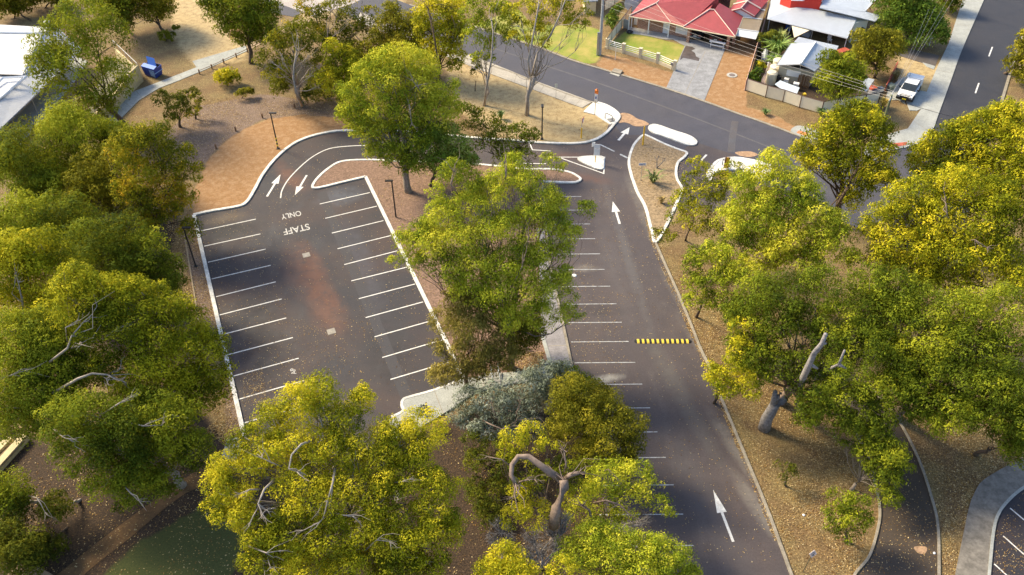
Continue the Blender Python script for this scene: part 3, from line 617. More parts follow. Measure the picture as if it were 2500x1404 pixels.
T('bushy_tree', 'small domed olive tree in front of the bright green drooping tree', (258, 560), [(240, 408, 46), (215, 450, 46), (275, 455, 44), (245, 485, 44), (195, 480, 28), (290, 500, 26)], 'olive', 'dark', tint=.5)
T('autumn_tree', 'bronze and orange tinted tree left of the orange gravel', (345, 600), [(330, 350, 44), (385, 345, 40), (300, 375, 32), (425, 385, 38), (458, 425, 30), (340, 425, 44), (400, 470, 40), (450, 480, 26), (350, 500, 36), (420, 520, 24), (310, 470, 30), (465, 560, 24), (370, 540, 28)], 'autumn', 'dark', tint=.5, tv=.22, gap=.08, bare=2)
T('bushy_tree', 'grey green bushy tree at the left edge behind the yellow crowns', None, [(60, 535, 55), (145, 540, 60), (25, 590, 60), (200, 570, 50), (110, 590, 60), (175, 620, 40)], 'green', 'dark', zc=6, tint=.6, tv=.22)
T('bushy_tree', 'deep green rounded tree left of the timber edging', None, [(225, 600, 55), (300, 590, 52), (255, 650, 60), (340, 640, 55), (390, 685, 46), (360, 605, 40), (428, 700, 26), (300, 690, 50), (415, 650, 28)], 'green', 'dark', zc=6, tint=.42)
# big left trees
T('gum_tree', 'tall yellow tipped gum at the left edge of the picture', None, [(40, 625, 50), (105, 610, 46), (20, 690, 60), (110, 680, 56), (60, 760, 62), (0, 640, 50), (150, 640, 34), (130, 740, 40)], 'yellow', 'pale', zc=11, tint=.55, trunk=.4,
  branches=[([(60, 790), (55, 740), (45, 690)], .12, .05)])
T('gum_tree', 'huge spreading gum with pale limbs beside the left kerb of the staff lot', None, [(190, 690, 42), (245, 715, 44), (170, 740, 52), (285, 745, 45), (350, 725, 44), (410, 760, 46), (460, 795, 44), (300, 800, 62), (220, 800, 56), (385, 850, 66), (470, 860, 56), (515, 850, 38), (530, 910, 36), (500, 950, 50), (350, 920, 66), (250, 900, 40), (440, 970, 62), (320, 1000, 52), (180, 700, 35), (390, 720, 28), (310, 700, 30)], 'yellow', 'pale', zc=10, tint=.42, trunk=.45, tv=.2,
  branches=[([(130, 960), (190, 925), (225, 912), (262, 915), (298, 930)], .17, .06), ([(120, 885), (165, 850), (175, 820), (205, 785)], .14, .05), ([(175, 850), (200, 838)], .08, .04), ([(250, 830), (275, 810), (305, 795)], .08, .03), ([(165, 835), (160, 800), (185, 785)], .07, .03), ([(240, 912), (260, 925)], .07, .04), ([(262, 915), (290, 905)], .06, .03)])
T('gum_tree', 'broad mid green gum low on the left edge', None, [(60, 860, 62), (20, 940, 66), (110, 900, 50), (30, 820, 50), (100, 960, 60), (40, 1010, 60), (130, 1020, 50), (0, 1040, 40), (150, 880, 52), (165, 820, 46), (195, 910, 46), (165, 960, 46), (120, 820, 46), (90, 800, 40)], 'green', 'pale', zc=9, tint=.62, trunk=.4, branches=[([(0, 925), (30, 915), (60, 905)], .1, .04)])
T('gum_tree', 'dark green gum hanging over the bare shaded soil at lower left', None, [(180, 1030, 60), (250, 1020, 50), (320, 1060, 60), (400, 1040, 56), (210, 1100, 58), (290, 1120, 60), (370, 1130, 50), (440, 1090, 45), (340, 1185, 48), (400, 1180, 34), (470, 1110, 40), (260, 1180, 40), (490, 1075, 24), (360, 1000, 50), (440, 1010, 40)], 'green', 'pale', zc=7, tint=.45, trunk=.35,
  branches=[([(245, 1015), (290, 985), (320, 970)], .1, .03), ([(300, 1028), (350, 1040), (395, 1038)], .1, .04), ([(133, 1048), (150, 1065), (165, 1070)], .1, .04), ([(296, 1178), (320, 1205), (338, 1220)], .08, .03)])
T('small_tree', 'little green tree alone at the bottom left edge beside the stone wall', None, [(20, 1200, 40), (30, 1250, 36), (5, 1235, 36)], 'green', 'pale', zc=3, tint=.45, branches=[([(65, 1210), (90, 1215), (110, 1250)], .07, .03)])
T('shrub', 'grey green shrub at the end of a bare curved branch, lower left', None, [(140, 1235, 30), (120, 1245, 22), (155, 1255, 18)], 'dark', 'pale', zc=2, cat='shrub', tint=.7)
T('shrub', 'dark shrub in the bottom left corner', None, [(40, 1330, 50), (10, 1370, 50), (70, 1350, 36), (20, 1300, 30), (60, 1395, 34)], 'dark', 'dark', zc=2, cat='shrub', tint=.7)
T('shrub', 'low dark green shrub on the shaded soil right of the corner bush', None, [(120, 1350, 30), (140, 1335, 22), (95, 1330, 26)], 'dark', 'dark', zc=1, cat='shrub', tint=.6)
T('shrub', 'small sprig of green growing under the big left gum', None, [(300, 1232, 20), (315, 1222, 14)], 'green', 'dark', zc=1, cat='shrub', tint=.4, gap=.3)
# centre bottom
T('gum_tree', 'brilliant yellow crowned gum in the bottom centre over the staff lot entrance', None, [(780, 965, 48), (730, 985, 46), (668, 1028, 42), (880, 985, 34), (885, 960, 22), (830, 1035, 46), (1030, 1055, 50), (990, 1090, 48), (600, 1075, 36), (640, 1110, 46), (548, 1140, 36), (535, 1190, 34), (592, 1222, 38), (720, 1100, 56), (790, 1090, 50), (870, 1110, 50), (940, 1060, 38), (930, 1140, 50), (1010, 1160, 52), (1070, 1190, 46), (575, 1270, 42), (640, 1300, 46), (740, 1200, 60), (840, 1210, 60), (940, 1230, 60), (1050, 1260, 52), (700, 1310, 56), (800, 1320, 60), (900, 1320, 60), (1000, 1330, 56), (1090, 1300, 36), (640, 1375, 44), (740, 1400, 56), (850, 1410, 56), (960, 1410, 56), (1060, 1380, 44), (525, 1240, 26), (1110, 1270, 26), (560, 1150, 24)], 'yellow', 'pale', zc=9, tint=.6, trunk=.5, tv=.26, px=2.6,
  branches=[([(770, 1072), (735, 1085), (712, 1110), (705, 1145), (725, 1152)], .13, .04), ([(690, 1140), (660, 1128), (640, 1118)], .08, .03), ([(676, 1165), (645, 1195), (630, 1230), (650, 1245)], .14, .04), ([(640, 1195), (610, 1195), (585, 1205)], .09, .02), ([(635, 1230), (618, 1260), (612, 1275)], .07, .02), ([(632, 1240), (640, 1262)], .05, .02), ([(820, 1130), (812, 1180), (800, 1222)], .14, .05), ([(805, 1250), (780, 1275), (740, 1295)], .08, .03), ([(805, 1250), (840, 1258), (860, 1260)], .08, .03), ([(950, 1180), (985, 1175), (1000, 1170)], .06, .02), ([(950, 1210), (970, 1215)], .06, .02),
            ([(600, 1330), (650, 1350), (680, 1345)], .09, .03), ([(650, 1350), (660, 1385)], .06, .02), ([(890, 1345), (920, 1318), (950, 1322)], .09, .03)])
T('crooked_gum', 'old gum with a bare crooked hooked limb and a small yellow crown', (1352, 1330), [(1255, 1075, 34), (1300, 1070, 34), (1235, 1098, 24), (1330, 1085, 26), (1275, 1120, 22), (1400, 1150, 40), (1290, 1175, 34), (1340, 1150, 24), (1270, 1225, 40), (1310, 1260, 36), (1420, 1200, 30), (1245, 1265, 26), (1385, 1220, 24)], 'yellow', 'tan', tint=.62, trunk=.30, gap=.25, tv=.22, big=True,
  branches=[([(1350, 1285), (1358, 1240), (1378, 1190), (1376, 1172)], .32, .26), ([(1376, 1175), (1345, 1155), (1318, 1135), (1290, 1115), (1265, 1115), (1250, 1135), (1248, 1160), (1258, 1180)], .24, .12), ([(1258, 1180), (1285, 1172), (1305, 1170)], .07, .03), ([(1258, 1180), (1268, 1190), (1262, 1212), (1248, 1214)], .06, .02), ([(1248, 1140), (1225, 1122), (1190, 1115)], .06, .02), ([(1376, 1172), (1392, 1160), (1414, 1154)], .18, .12), ([(1378, 1172), (1382, 1130), (1376, 1098)], .08, .03)])
T('bushy_tree', 'dense olive tree right of the crooked gum, against the parking bays', None, [(1395, 955, 40), (1440, 975, 44), (1490, 1000, 44), (1535, 1035, 40), (1420, 1030, 52), (1480, 1070, 54), (1545, 1090, 32), (1380, 1000, 40), (1440, 1110, 42), (1510, 1130, 36), (1370, 1060, 40)], 'olive', 'dark', zc=5, tint=.45, tv=.2)
T('wattle_tree', 'loose yellow green tree whose branch tips reach over the lowest bays', (1440, 1310), [(1490, 1170, 46), (1550, 1170, 42), (1585, 1200, 32), (1460, 1220, 46), (1530, 1225, 40), (1610, 1232, 24), (1480, 1270, 34), (1420, 1260, 36), (1635, 1250, 14), (1560, 1150, 28)], 'lime', 'tan', tint=.62, gap=.2, tv=.2, bare=2,
  branches=[([(1440, 1300), (1445, 1270), (1438, 1245), (1420, 1235)], .16, .1), ([(1450, 1228), (1480, 1222), (1512, 1232)], .12, .08), ([(1465, 1155), (1485, 1145), (1500, 1160)], .05, .02)])
T('silver_wattle', 'silvery grey wattle covering the lower concrete landing', None, [(1150, 985, 40), (1215, 975, 46), (1285, 950, 46), (1330, 925, 44), (1245, 1020, 52), (1165, 1030, 40), (1375, 915, 32), (1320, 985, 44), (1120, 1015, 26), (1285, 1050, 40), (1200, 1060, 36)], 'grey', 'tan', zc=3.5, tint=.5, aspect=.22, droop=.5, gap=.15, bare=3, px=3.6,
  branches=[([(1170, 1022), (1195, 1035), (1225, 1048), (1255, 1040)], .09, .06), ([(1225, 1048), (1208, 1010), (1200, 985)], .06, .02), ([(1255, 1040), (1262, 1005), (1270, 980)], .07, .02), ([(1255, 1042), (1285, 1025), (1310, 1038)], .06, .02)])
T('shrub', 'small grey leaved shrub beside the pale concrete corner', None, [(1033, 1003, 14), (1025, 1012, 11), (1042, 1012, 10)], 'grey', 'dark', zc=1.2, cat='shrub', tint=.35)
T('shrub', 'small green shrub right of the silver wattle by the bays', None, [(1400, 925, 28), (1440, 945, 26), (1465, 968, 18), (1372, 905, 18)], 'green', 'dark', zc=2.5, cat='shrub', tint=.6)
T('bushy_tree', 'yellow green tree at the bottom edge below the dry twigs', None, [(1445, 1310, 40), (1500, 1320, 42), (1560, 1345, 42), (1620, 1345, 40), (1650, 1385, 42), (1400, 1360, 42), (1480, 1385, 50), (1570, 1410, 50), (1690, 1420, 30)], 'lime', 'tan', zc=5, tint=.66, tv=.2)
T('bushy_tree', 'golden rounded tree at the bottom edge left of the dry twigs', None, [(1235, 1365, 40), (1195, 1395, 32), (1270, 1400, 36), (1220, 1410, 36)], 'yellow', 'tan', zc=6, tint=.7)
T('bushy_tree', 'small golden crown at the bottom edge below the dry twigs', None, [(1375, 1395, 30), (1350, 1410, 20)], 'yellow', 'tan', zc=6, tint=.72)
T('shrub', 'dark green understorey bush below the silver wattle', None, [(1180, 1230, 38), (1210, 1200, 32), (1165, 1130, 28), (1225, 1150, 34), (1190, 1280, 30), (1240, 1120, 26), (1150, 1080, 24), (1200, 1090, 26), (1160, 1190, 24)], 'dark', 'dark', zc=1.5, cat='shrub', tint=.62)
# centre
T('gum_tree', 'large bright lime gum standing between the two parking lots', (1245, 900), [(1110, 425, 36), (1062, 465, 22), (1150, 440, 26), (1252, 400, 28), (1340, 395, 22), (1372, 408, 13), (1225, 430, 32), (1190, 475, 42), (1285, 445, 38), (1325, 490, 40), (1365, 505, 28), (1140, 505, 42), (1075, 520, 38), (1035, 560, 30), (990, 590, 30), (965, 640, 18), (1060, 590, 46), (1130, 580, 50), (1215, 560, 52), (1295, 545, 48), (1355, 545, 34), (1430, 515, 24), (1390, 575, 30), (1375, 615, 22), (1095, 650, 46), (1175, 645, 52), (1260, 640, 52), (1330, 625, 40), (1015, 640, 26), (1300, 710, 50), (1215, 715, 52), (1365, 690, 30), (1385, 730, 24), (1408, 765, 18), (1140, 710, 38), (1320, 770, 36), (1375, 770, 22), (1380, 670, 22), (1255, 780, 40)], 'lime', 'tan', tint=.64, trunk=.36, y0=2., tv=.2, droop=.7, aspect=.32, bare=1,
  branches=[([(1240, 720), (1275, 650), (1290, 590)], .10, .04), ([(1120, 478), (1100, 450), (1108, 420)], .09, .04), ([(1215, 470), (1235, 430), (1232, 400)], .08, .04)])
T('casuarina', 'brown green feathery casuarina overhanging the right hand bays', (1139, 945), [(1120, 735, 36), (1165, 745, 36), (1090, 780, 36), (1140, 800, 44), (1195, 780, 34), (1220, 835, 34), (1235, 880, 30), (1150, 860, 44), (1085, 860, 22), (1195, 890, 34), (1110, 905, 34), (1072, 920, 26), (1065, 845, 16), (1160, 910, 26)], 'brown', 'dark', tint=.5, droop=.9, aspect=.2, trunk=.2, px=3.8, tv=.14)
T('bushy_tree', 'dark green low crown behind the casuarina', None, [(1275, 815, 40), (1300, 800, 30), (1262, 850, 26), (1250, 800, 28)], 'dark', 'dark', zc=3, tint=.7)
T('gum_tree', 'wide yellow edged gum beside the loop road bend', (998, 470), [(935, 150, 34), (985, 145, 40), (1030, 165, 36), (900, 185, 34), (858, 225, 30), (955, 205, 46), (1040, 205, 42), (1085, 230, 36), (870, 275, 34), (925, 270, 46), (1000, 270, 50), (1065, 280, 42), (890, 325, 34), (950, 335, 42), (1020, 330, 36), (870, 310, 24), (960, 385, 34), (998, 400, 26), (1105, 260, 24), (915, 370, 24), (840, 280, 20)], 'lime', 'grey', tint=.66, y0=1.5, tv=.24,
  branches=[([(1035, 240), (1022, 215), (1008, 195)], .07, .03), ([(990, 225), (1000, 260), (1005, 300)], .07, .04), ([(995, 225), (1015, 210), (1035, 205)], .06, .03)])
T('flowering_gum', 'round bright green tree flecked with white blossom in the median', (1050, 455), [(1045, 330, 30), (1085, 330, 34), (1015, 360, 28), (1060, 370, 42), (1110, 360, 36), (1130, 385, 30), (1085, 405, 32), (1020, 400, 28), (1150, 395, 20)], 'bright', 'dark', tint=.66, tv=.14)
T('scrubby_tree', 'open olive scrub tree right of the white flowered tree', (1245, 420), [(1180, 300, 34), (1220, 330, 34), (1265, 330, 30), (1140, 280, 28), (1190, 360, 34), (1290, 345, 22), (1150, 320, 28), (1240, 370, 32), (1305, 330, 16), (1280, 385, 26), (1230, 400, 24)], 'green', 'dark', tint=.38, gap=.3, bare=4, tv=.16)
# upper centre
T('small_gum', 'narrow yellow topped gum left of the loop road', (823, 278), [(812, 120, 24), (845, 145, 30), (862, 170, 22), (825, 165, 28), (835, 205, 34), (800, 190, 28), (860, 210, 26), (845, 235, 24)], 'yellow', 'dark', tint=.55)
T('forked_gum', 'rounded bronze tree showing a pale forked trunk below its crown', (737, 260), [(700, 90, 32), (735, 85, 32), (765, 115, 28), (670, 120, 28), (710, 125, 36), (650, 150, 24), (755, 140, 22), (690, 160, 20), (785, 160, 22), (665, 180, 20)], 'autumn', 'pale', tint=.35, gap=.25, bare=2, tv=.18,
  branches=[([(737, 258), (722, 225), (716, 190), (718, 160), (724, 125)], .26, .1), ([(716, 190), (700, 165), (692, 145)], .12, .05), ([(718, 170), (740, 150), (752, 138)], .1, .04), ([(712, 188), (690, 170), (668, 155)], .1, .04), ([(722, 215), (745, 195), (760, 185)], .09, .04), ([(728, 222), (750, 222), (775, 212)], .08, .03)])
T('scrub_tree', 'dark green scrub behind the pale forked trunk', None, [(690, 195, 26), (775, 200, 26), (760, 235, 22), (680, 215, 22), (790, 225, 22)], 'dark', 'dark', zc=2, tint=.7)
T('sparse_gum', 'scraggly olive gum with bleached dead branch ends at the top edge', (800, 165), [(755, 20, 28), (770, 45, 30), (830, 20, 34), (850, 55, 32), (790, 85, 28), (865, 90, 30), (900, 60, 22), (820, 115, 24), (745, 50, 18), (905, 30, 16)], 'autumn', 'grey', tint=.3, gap=.35, bare=4, tv=.18,
  branches=[([(795, 150), (800, 80), (808, 30)], .14, .06), ([(815, 150), (812, 90), (845, 50)], .12, .05), ([(880, 55), (905, 50), (930, 62)], .06, .03), ([(812, 50), (840, 50), (855, 60)], .05, .02)])
T('bushy_tree', 'dense olive tree below the side road at the top', (962, 185), [(955, 25, 20), (950, 60, 28), (985, 60, 32), (1010, 85, 30), (935, 90, 28), (970, 110, 36), (1020, 120, 26), (900, 120, 26), (930, 150, 28), (870, 145, 28), (960, 150, 28)], 'olive', 'dark', tint=.45, tv=.18)
T('low_scrub', 'low dark scrub between the two narrow gums and the bend', None, [(880, 165, 26), (905, 185, 22), (855, 120, 22), (800, 100, 20)], 'dark', 'dark', zc=2.5, tint=.6)
T('gum_tree', 'tall golden gum rising against the street at the top edge', (1070, 200), [(1045, 25, 32), (1080, 45, 36), (1110, 25, 32), (1045, 80, 30), (1095, 90, 34), (1065, 115, 30), (1118, 70, 28), (1108, 130, 26), (1112, 160, 18), (1050, 140, 20), (1030, 50, 20)], 'yellow', 'dark', tint=.62, gap=.1, tv=.2,
  branches=[([(1070, 190), (1068, 140), (1060, 90), (1045, 20)], .2, .12), ([(1045, 15), (1075, 10), (1100, 18)], .07, .03), ([(1098, 25), (1105, 45), (1112, 58)], .06, .03)])
T('slender_gum', 'slender pale trunked gum between the golden gum and the double stemmed one', (1182, 258), [(1175, 15, 30), (1150, 40, 26), (1205, 40, 30), (1180, 75, 30), (1225, 25, 22), (1150, 90, 22), (1215, 85, 24), (1185, 110, 22), (1245, 50, 20), (1245, 95, 20), (1195, 145, 14), (1165, 140, 14)], 'lime', 'pale', tint=.5, gap=.25, trunk=.2, bare=2, droop=.8,
  branches=[([(1182, 257), (1190, 200), (1200, 140), (1204, 80), (1200, 50)], .24, .1), ([(1186, 212), (1178, 180), (1160, 168)], .1, .05), ([(1200, 120), (1190, 85), (1175, 70)], .1, .04)])
T('sapling', 'tiny thin sapling beside the slender pale gum', (1160, 222), [(1162, 150, 10), (1158, 175, 10), (1168, 165, 9)], 'olive', 'dark', tint=.5, trunk=.06)
T('double_gum', 'tall gum with two curving pale stems near the yellow give way post', (1286, 281), [(1280, 25, 28), (1315, 40, 22), (1345, 20, 28), (1375, 35, 26), (1405, 15, 26), (1425, 40, 20), (1262, 60, 18), (1300, 70, 22), (1330, 75, 20), (1395, 60, 16), (1330, 105, 13), (1290, 100, 12), (1250, 30, 20), (1255, 90, 14), (1425, 60, 14), (1360, -5, 26)], 'yellow', 'pale', tint=.6, gap=.22, trunk=.26, bare=2, droop=.8, tv=.2,
  branches=[([(1286, 281), (1289, 230), (1295, 195)], .32, .26), ([(1295, 195), (1290, 150), (1300, 95), (1312, 30), (1316, 0)], .2, .1), ([(1296, 195), (1312, 130), (1345, 85), (1365, 40), (1380, 0)], .2, .09), ([(1355, 62), (1390, 60), (1420, 35)], .07, .03), ([(1292, 130), (1280, 85), (1268, 65)], .08, .04)])
# top left
T('gum_tree', 'tall dense green gum where the post and rail fence meets the path', (613, 155), [(545, 25, 38), (590, 20, 40), (625, 45, 40), (585, 65, 34), (645, 75, 32), (610, 95, 28), (525, 10, 30), (555, 60, 26), (650, 40, 26), (600, -10, 36), (665, 20, 22)], 'green', 'dark', tint=.5, y0=.5)
T('gum_tree', 'three stemmed gum at the edge of the straw coloured clearing', (405, 80), [(320, 5, 36), (365, 10, 34), (400, 5, 28), (350, -25, 36), (300, 30, 28), (375, 35, 22), (310, 60, 14), (405, 30, 18)], 'olive', 'dark', tint=.5)
T('gum_tree', 'dark bushy gum at the top edge behind the leaning olive gum', None, [(260, -5, 40), (290, 30, 28), (235, 10, 28), (300, -15, 34)], 'green', 'dark', zc=5, tint=.5)
T('bushland_tree', 'shaded olive tree in the top left corner', (35, 45), [(20, -5, 30), (60, -15, 34), (100, -10, 30), (0, 15, 22), (55, 15, 18)], 'olive', 'dark', tint=.35)
T('bushland_tree', 'orange tinged small tree left of the top left corner tree trunks', (75, 50), [(15, 20, 18), (45, 25, 12), (-5, 0, 20)], 'autumn', 'dark', tint=.5)
T('bushland_tree', 'thin tree among bare trunks above the white school ridge', (110, 20), [(110, -20, 28), (140, -15, 24), (150, 5, 12)], 'olive', 'dark', tint=.4)
# houses
T('garden_tree', 'yellow topped garden tree hiding the right half of the gabled shed', (2045, 262), [(2022, 150, 24), (2058, 160, 28), (2090, 172, 22), (2025, 185, 26), (2070, 195, 30), (2010, 205, 22), (2045, 220, 28), (2085, 210, 22), (2040, 165, 20), (2100, 190, 12)], 'green', 'dark', tint=.62)
T('garden_tree', 'grey olive garden tree behind the white utility vehicle', (2135, 190), [(2105, 100, 24), (2140, 95, 24), (2175, 100, 24), (2120, 130, 28), (2160, 130, 28), (2140, 160, 22), (2100, 135, 18), (2190, 120, 16)], 'olive', 'dark', tint=.55)
T('garden_tree', 'broad bright green garden tree at the top beside the highway verge', (2210, 110), [(2175, 20, 34), (2220, 15, 38), (2195, 55, 32), (2240, 50, 38), (2215, 85, 30), (2275, 60, 26), (2255, 90, 26), (2160, 50, 22), (2290, 80, 20), (2205, -15, 34), (2275, 30, 22), (2300, 95, 14)], 'bright', 'dark', tint=.4)
T('shrub', 'green bush on the verge at the top edge of the highway footpath', (2320, 30), [(2310, 5, 18), (2330, 15, 14), (2300, -15, 20), (2335, -10, 16)], 'green', 'dark', cat='shrub', tint=.5)
T('garden_shrub', 'green garden shrub inside the corner of the cream fence', (1840, 205), [(1840, 190, 14), (1850, 175, 10), (1835, 200, 12)], 'bright', 'dark', cat='shrub', tint=.3)
T('garden_shrub', 'dark shrubs packed against the brown boundary fence', (1870, 130), [(1872, 118, 14), (1862, 95, 12), (1885, 88, 12), (1860, 140, 10), (1900, 100, 10)], 'dark', 'dark', cat='shrub', tint=.7)
T('garden_shrub', 'small yellow bush beside the round rainwater tank', (1858, 165), [(1857, 158, 9), (1862, 164, 7)], 'yellow', 'dark', cat='shrub', tint=.4)
T('garden_shrub', 'green strappy shrub in the bed left of the brick house', (1497, 70), [(1494, 45, 12), (1500, 30, 11), (1490, 60, 10), (1512, 20, 10)], 'bright', 'dark', cat='shrub', tint=.3)
# right
T('gum_tree', 'tall golden gum at the street corner with its dark trunk showing below', (2035, 545), [(2080, 280, 36), (2040, 305, 34), (2115, 290, 36), (2150, 320, 28), (2000, 335, 32), (2055, 350, 44), (2110, 345, 42), (2160, 375, 26), (1960, 370, 26), (2010, 390, 36), (2080, 400, 36), (2140, 420, 38), (2100, 455, 30), (2170, 440, 24), (2045, 420, 26), (2075, 490, 24), (1975, 400, 22)], 'yellow', 'dark', tint=.42, tv=.22,
  branches=[([(2040, 510), (2065, 465), (2085, 425)], .24, .16), ([(2030, 500), (2050, 480), (2075, 450)], .1, .06)])
T('gum_tree', 'spreading bright yellow gum over the highway at the right edge', None, [(2480, 290, 40), (2440, 285, 32), (2400, 310, 36), (2350, 322, 30), (2310, 335, 30), (2275, 345, 22), (2250, 375, 28), (2235, 405, 22), (2300, 385, 34), (2360, 370, 38), (2420, 350, 42), (2480, 350, 44), (2330, 420, 28), (2380, 420, 36), (2440, 415, 42), (2490, 420, 44), (2270, 430, 24), (2500, 480, 40)], 'yellow', 'dark', zc=9, tint=.46, tv=.2)
T('gum_tree', 'orange brown thin crowned gum at the left of the right hand wood', None, [(1700, 400, 18), (1720, 425, 22), (1685, 440, 20), (1740, 470, 32), (1705, 480, 34), (1665, 490, 28), (1760, 510, 36), (1700, 535, 40), (1655, 530, 26), (1612, 575, 20), (1735, 570, 34), (1640, 580, 14), (1790, 420, 26), (1760, 440, 22)], 'yellow', 'dark', trunk=.13, zc=6, tint=.38, gap=.3, tv=.2, bare=2)
T('gum_tree', 'lime green wind blown gum in the middle of the right hand wood', None, [(1888, 400, 34), (1850, 430, 28), (1815, 450, 30), (1905, 450, 34), (1950, 440, 28), (1970, 480, 34), (1930, 510, 42), (1990, 525, 38), (2030, 540, 30), (1870, 500, 36), (1820, 500, 32), (1790, 540, 40), (1860, 560, 44), (1930, 580, 44), (2000, 590, 40), (2050, 580, 30), (1800, 600, 40), (1880, 630, 42), (1960, 640, 40), (2070, 630, 26)], 'lime', 'tan', zc=9, tint=.6, tv=.2, droop=.6)
T('gum_tree', 'yellow green gum hanging over the kerb of the main lane', None, [(1700, 630, 26), (1735, 620, 28), (1775, 640, 34), (1690, 655, 22), (1760, 690, 36), (1700, 690, 26), (1690, 735, 22), (1810, 670, 36), (1730, 730, 24), (1780, 745, 32)], 'lime', 'dark', trunk=.13, zc=6, tint=.5, gap=.1, tv=.22)
T('gum_tree', 'huge yellow flushed gum filling the right edge below the highway', None, [(2200, 480, 34), (2255, 465, 38), (2320, 450, 40), (2380, 460, 40), (2440, 490, 44), (2150, 525, 28), (2220, 540, 46), (2300, 530, 50), (2380, 540, 50), (2470, 560, 50), (2180, 590, 46), (2260, 610, 52), (2350, 620, 52), (2440, 640, 52), (2500, 690, 50), (2120, 560, 28), (2160, 640, 40), (2240, 670, 44), (2330, 700, 46)], 'yellow', 'tan', zc=10, tint=.42, trunk=.5, tv=.22,
  branches=[([(2310, 560), (2312, 520), (2308, 490)], .1, .05), ([(2290, 780), (2330, 745), (2370, 735)], .16, .1), ([(2350, 590), (2380, 585), (2410, 605)], .08, .04)])
T('gum_tree', 'mid green gum filling the right edge below the yellow flushed one', None, [(2120, 690, 44), (2190, 710, 48), (2100, 750, 46), (2260, 750, 50), (2350, 770, 54), (2440, 760, 54), (2180, 790, 50), (2270, 830, 56), (2360, 850, 60), (2460, 860, 56), (2240, 900, 56), (2330, 930, 60), (2420, 950, 56), (2250, 970, 48), (2320, 1000, 44), (2490, 960, 50), (2480, 1020, 40), (2400, 1020, 36), (2180, 870, 44), (2130, 830, 34), (2150, 760, 40), (2210, 760, 40), (2230, 1000, 34), (2200, 930, 40), (2280, 1040, 28), (2360, 1010, 36), (2450, 1010, 36), (2500, 1030, 30)], 'green', 'tan', zc=8, tint=.5, trunk=.5, tv=.18)
T('gum_tree', 'green gum behind the bleached dead limbs', None, [(1850, 720, 46), (1930, 720, 50), (2010, 700, 46), (1830, 790, 44), (1900, 800, 50), (2040, 780, 46), (2090, 830, 46), (1840, 870, 40), (1900, 900, 40), (2070, 900, 50), (2140, 850, 40), (1990, 960, 50), (2060, 980, 48), (2130, 960, 46), (2060, 1030, 36), (2110, 1040, 34), (1970, 1020, 28), (2020, 830, 40), (1800, 840, 30), (1790, 770, 30), (1820, 740, 34), (1870, 850, 36), (1960, 880, 34), (1950, 780, 40), (1850, 920, 26), (1985, 1000, 34), (2150, 1010, 34), (2180, 960, 30)], 'green', 'tan', zc=7, tint=.42, trunk=.4, tv=.18, gap=.08)
T('gum_tree', 'yellow orange leafed gum reaching over the kerb beside the stump', None, [(1750, 920, 28), (1790, 890, 30), (1775, 950, 28), (1815, 925, 26), (1810, 850, 26), (1735, 900, 20), (1830, 960, 22), (1805, 800, 22)], 'yellow', 'dark', trunk=.13, zc=6, tint=.7)
T('small_tree', 'small leaning green tree between the lane kerb and the access road', (2078, 1195), [(2115, 1060, 26), (2150, 1075, 30), (2125, 1105, 30), (2175, 1110, 34), (2205, 1130, 22), (2150, 1140, 34), (2185, 1160, 26), (2085, 1095, 16), (2060, 1085, 12), (2170, 1215, 24), (2150, 1200, 20)], 'green', 'grey', tint=.6, trunk=.14)
T('shrub', 'round green and gold shrub below the small leaning tree', (2065, 1320), [(2055, 1225, 34), (2090, 1235, 34), (2040, 1265, 32), (2080, 1275, 38), (2105, 1265, 24), (2065, 1300, 28), (2030, 1290, 18)], 'green', 'dark', cat='shrub', tint=.5, rs=.85, gap=.15)
T('shrub', 'thin dark shrub on the dry leaves above the round one', (1918, 1185), [(1908, 1140, 16), (1925, 1150, 18), (1915, 1170, 12), (1940, 1155, 10)], 'dark', 'dark', cat='shrub', tint=.6, gap=.45, bare=2)
T('gum_tree', 'dark edged gum at the far right beside the highway kerb', None, [(2488, 125, 20), (2478, 160, 20), (2498, 190, 20), (2515, 150, 24), (2505, 90, 16)], 'olive', 'dark', zc=3, tint=.6)
T('roadside_shrub', 'olive crown at the right edge just above the paved path', None, [(2470, 1075, 30), (2490, 1110, 34), (2440, 1060, 24)], 'green', 'dark', zc=4, tint=.35)
# shrubs in the dry verge
T('shrub', 'dark scraggly bush on the dry slope left of the timber bollards', (440, 310), [(400, 245, 20), (425, 255, 22), (450, 240, 18), (435, 280, 24), (418, 290, 14), (460, 265, 14), (470, 225, 12), (395, 232, 12)], 'dark', 'dark', cat='shrub', tint=.72, gap=.3, bare=2)
T('shrub', 'golden tufted bush next to the dark scraggly one', (478, 290), [(478, 232, 12), (490, 250, 10), (478, 275, 14), (465, 280, 9)], 'autumn', 'dark', cat='shrub', tint=.6, gap=.3)
T('shrub', 'yellow dome bush beside the post and rail fence', (555, 210), [(540, 188, 15), (562, 182, 16), (575, 195, 13), (550, 200, 14)], 'yellow', 'dark', cat='shrub', tint=.55)
T('shrub', 'low dark shrub just right of the yellow dome bush', (590, 240), [(585, 228, 10), (602, 232, 12), (612, 225, 8)], 'olive', 'dark', cat='shrub', tint=.5)
T('shrub', 'small dark shrub on the straw coloured clearing', (405, 100), [(400, 88, 12), (418, 92, 10), (430, 70, 8)], 'dark', 'dark', cat='shrub', tint=.8)
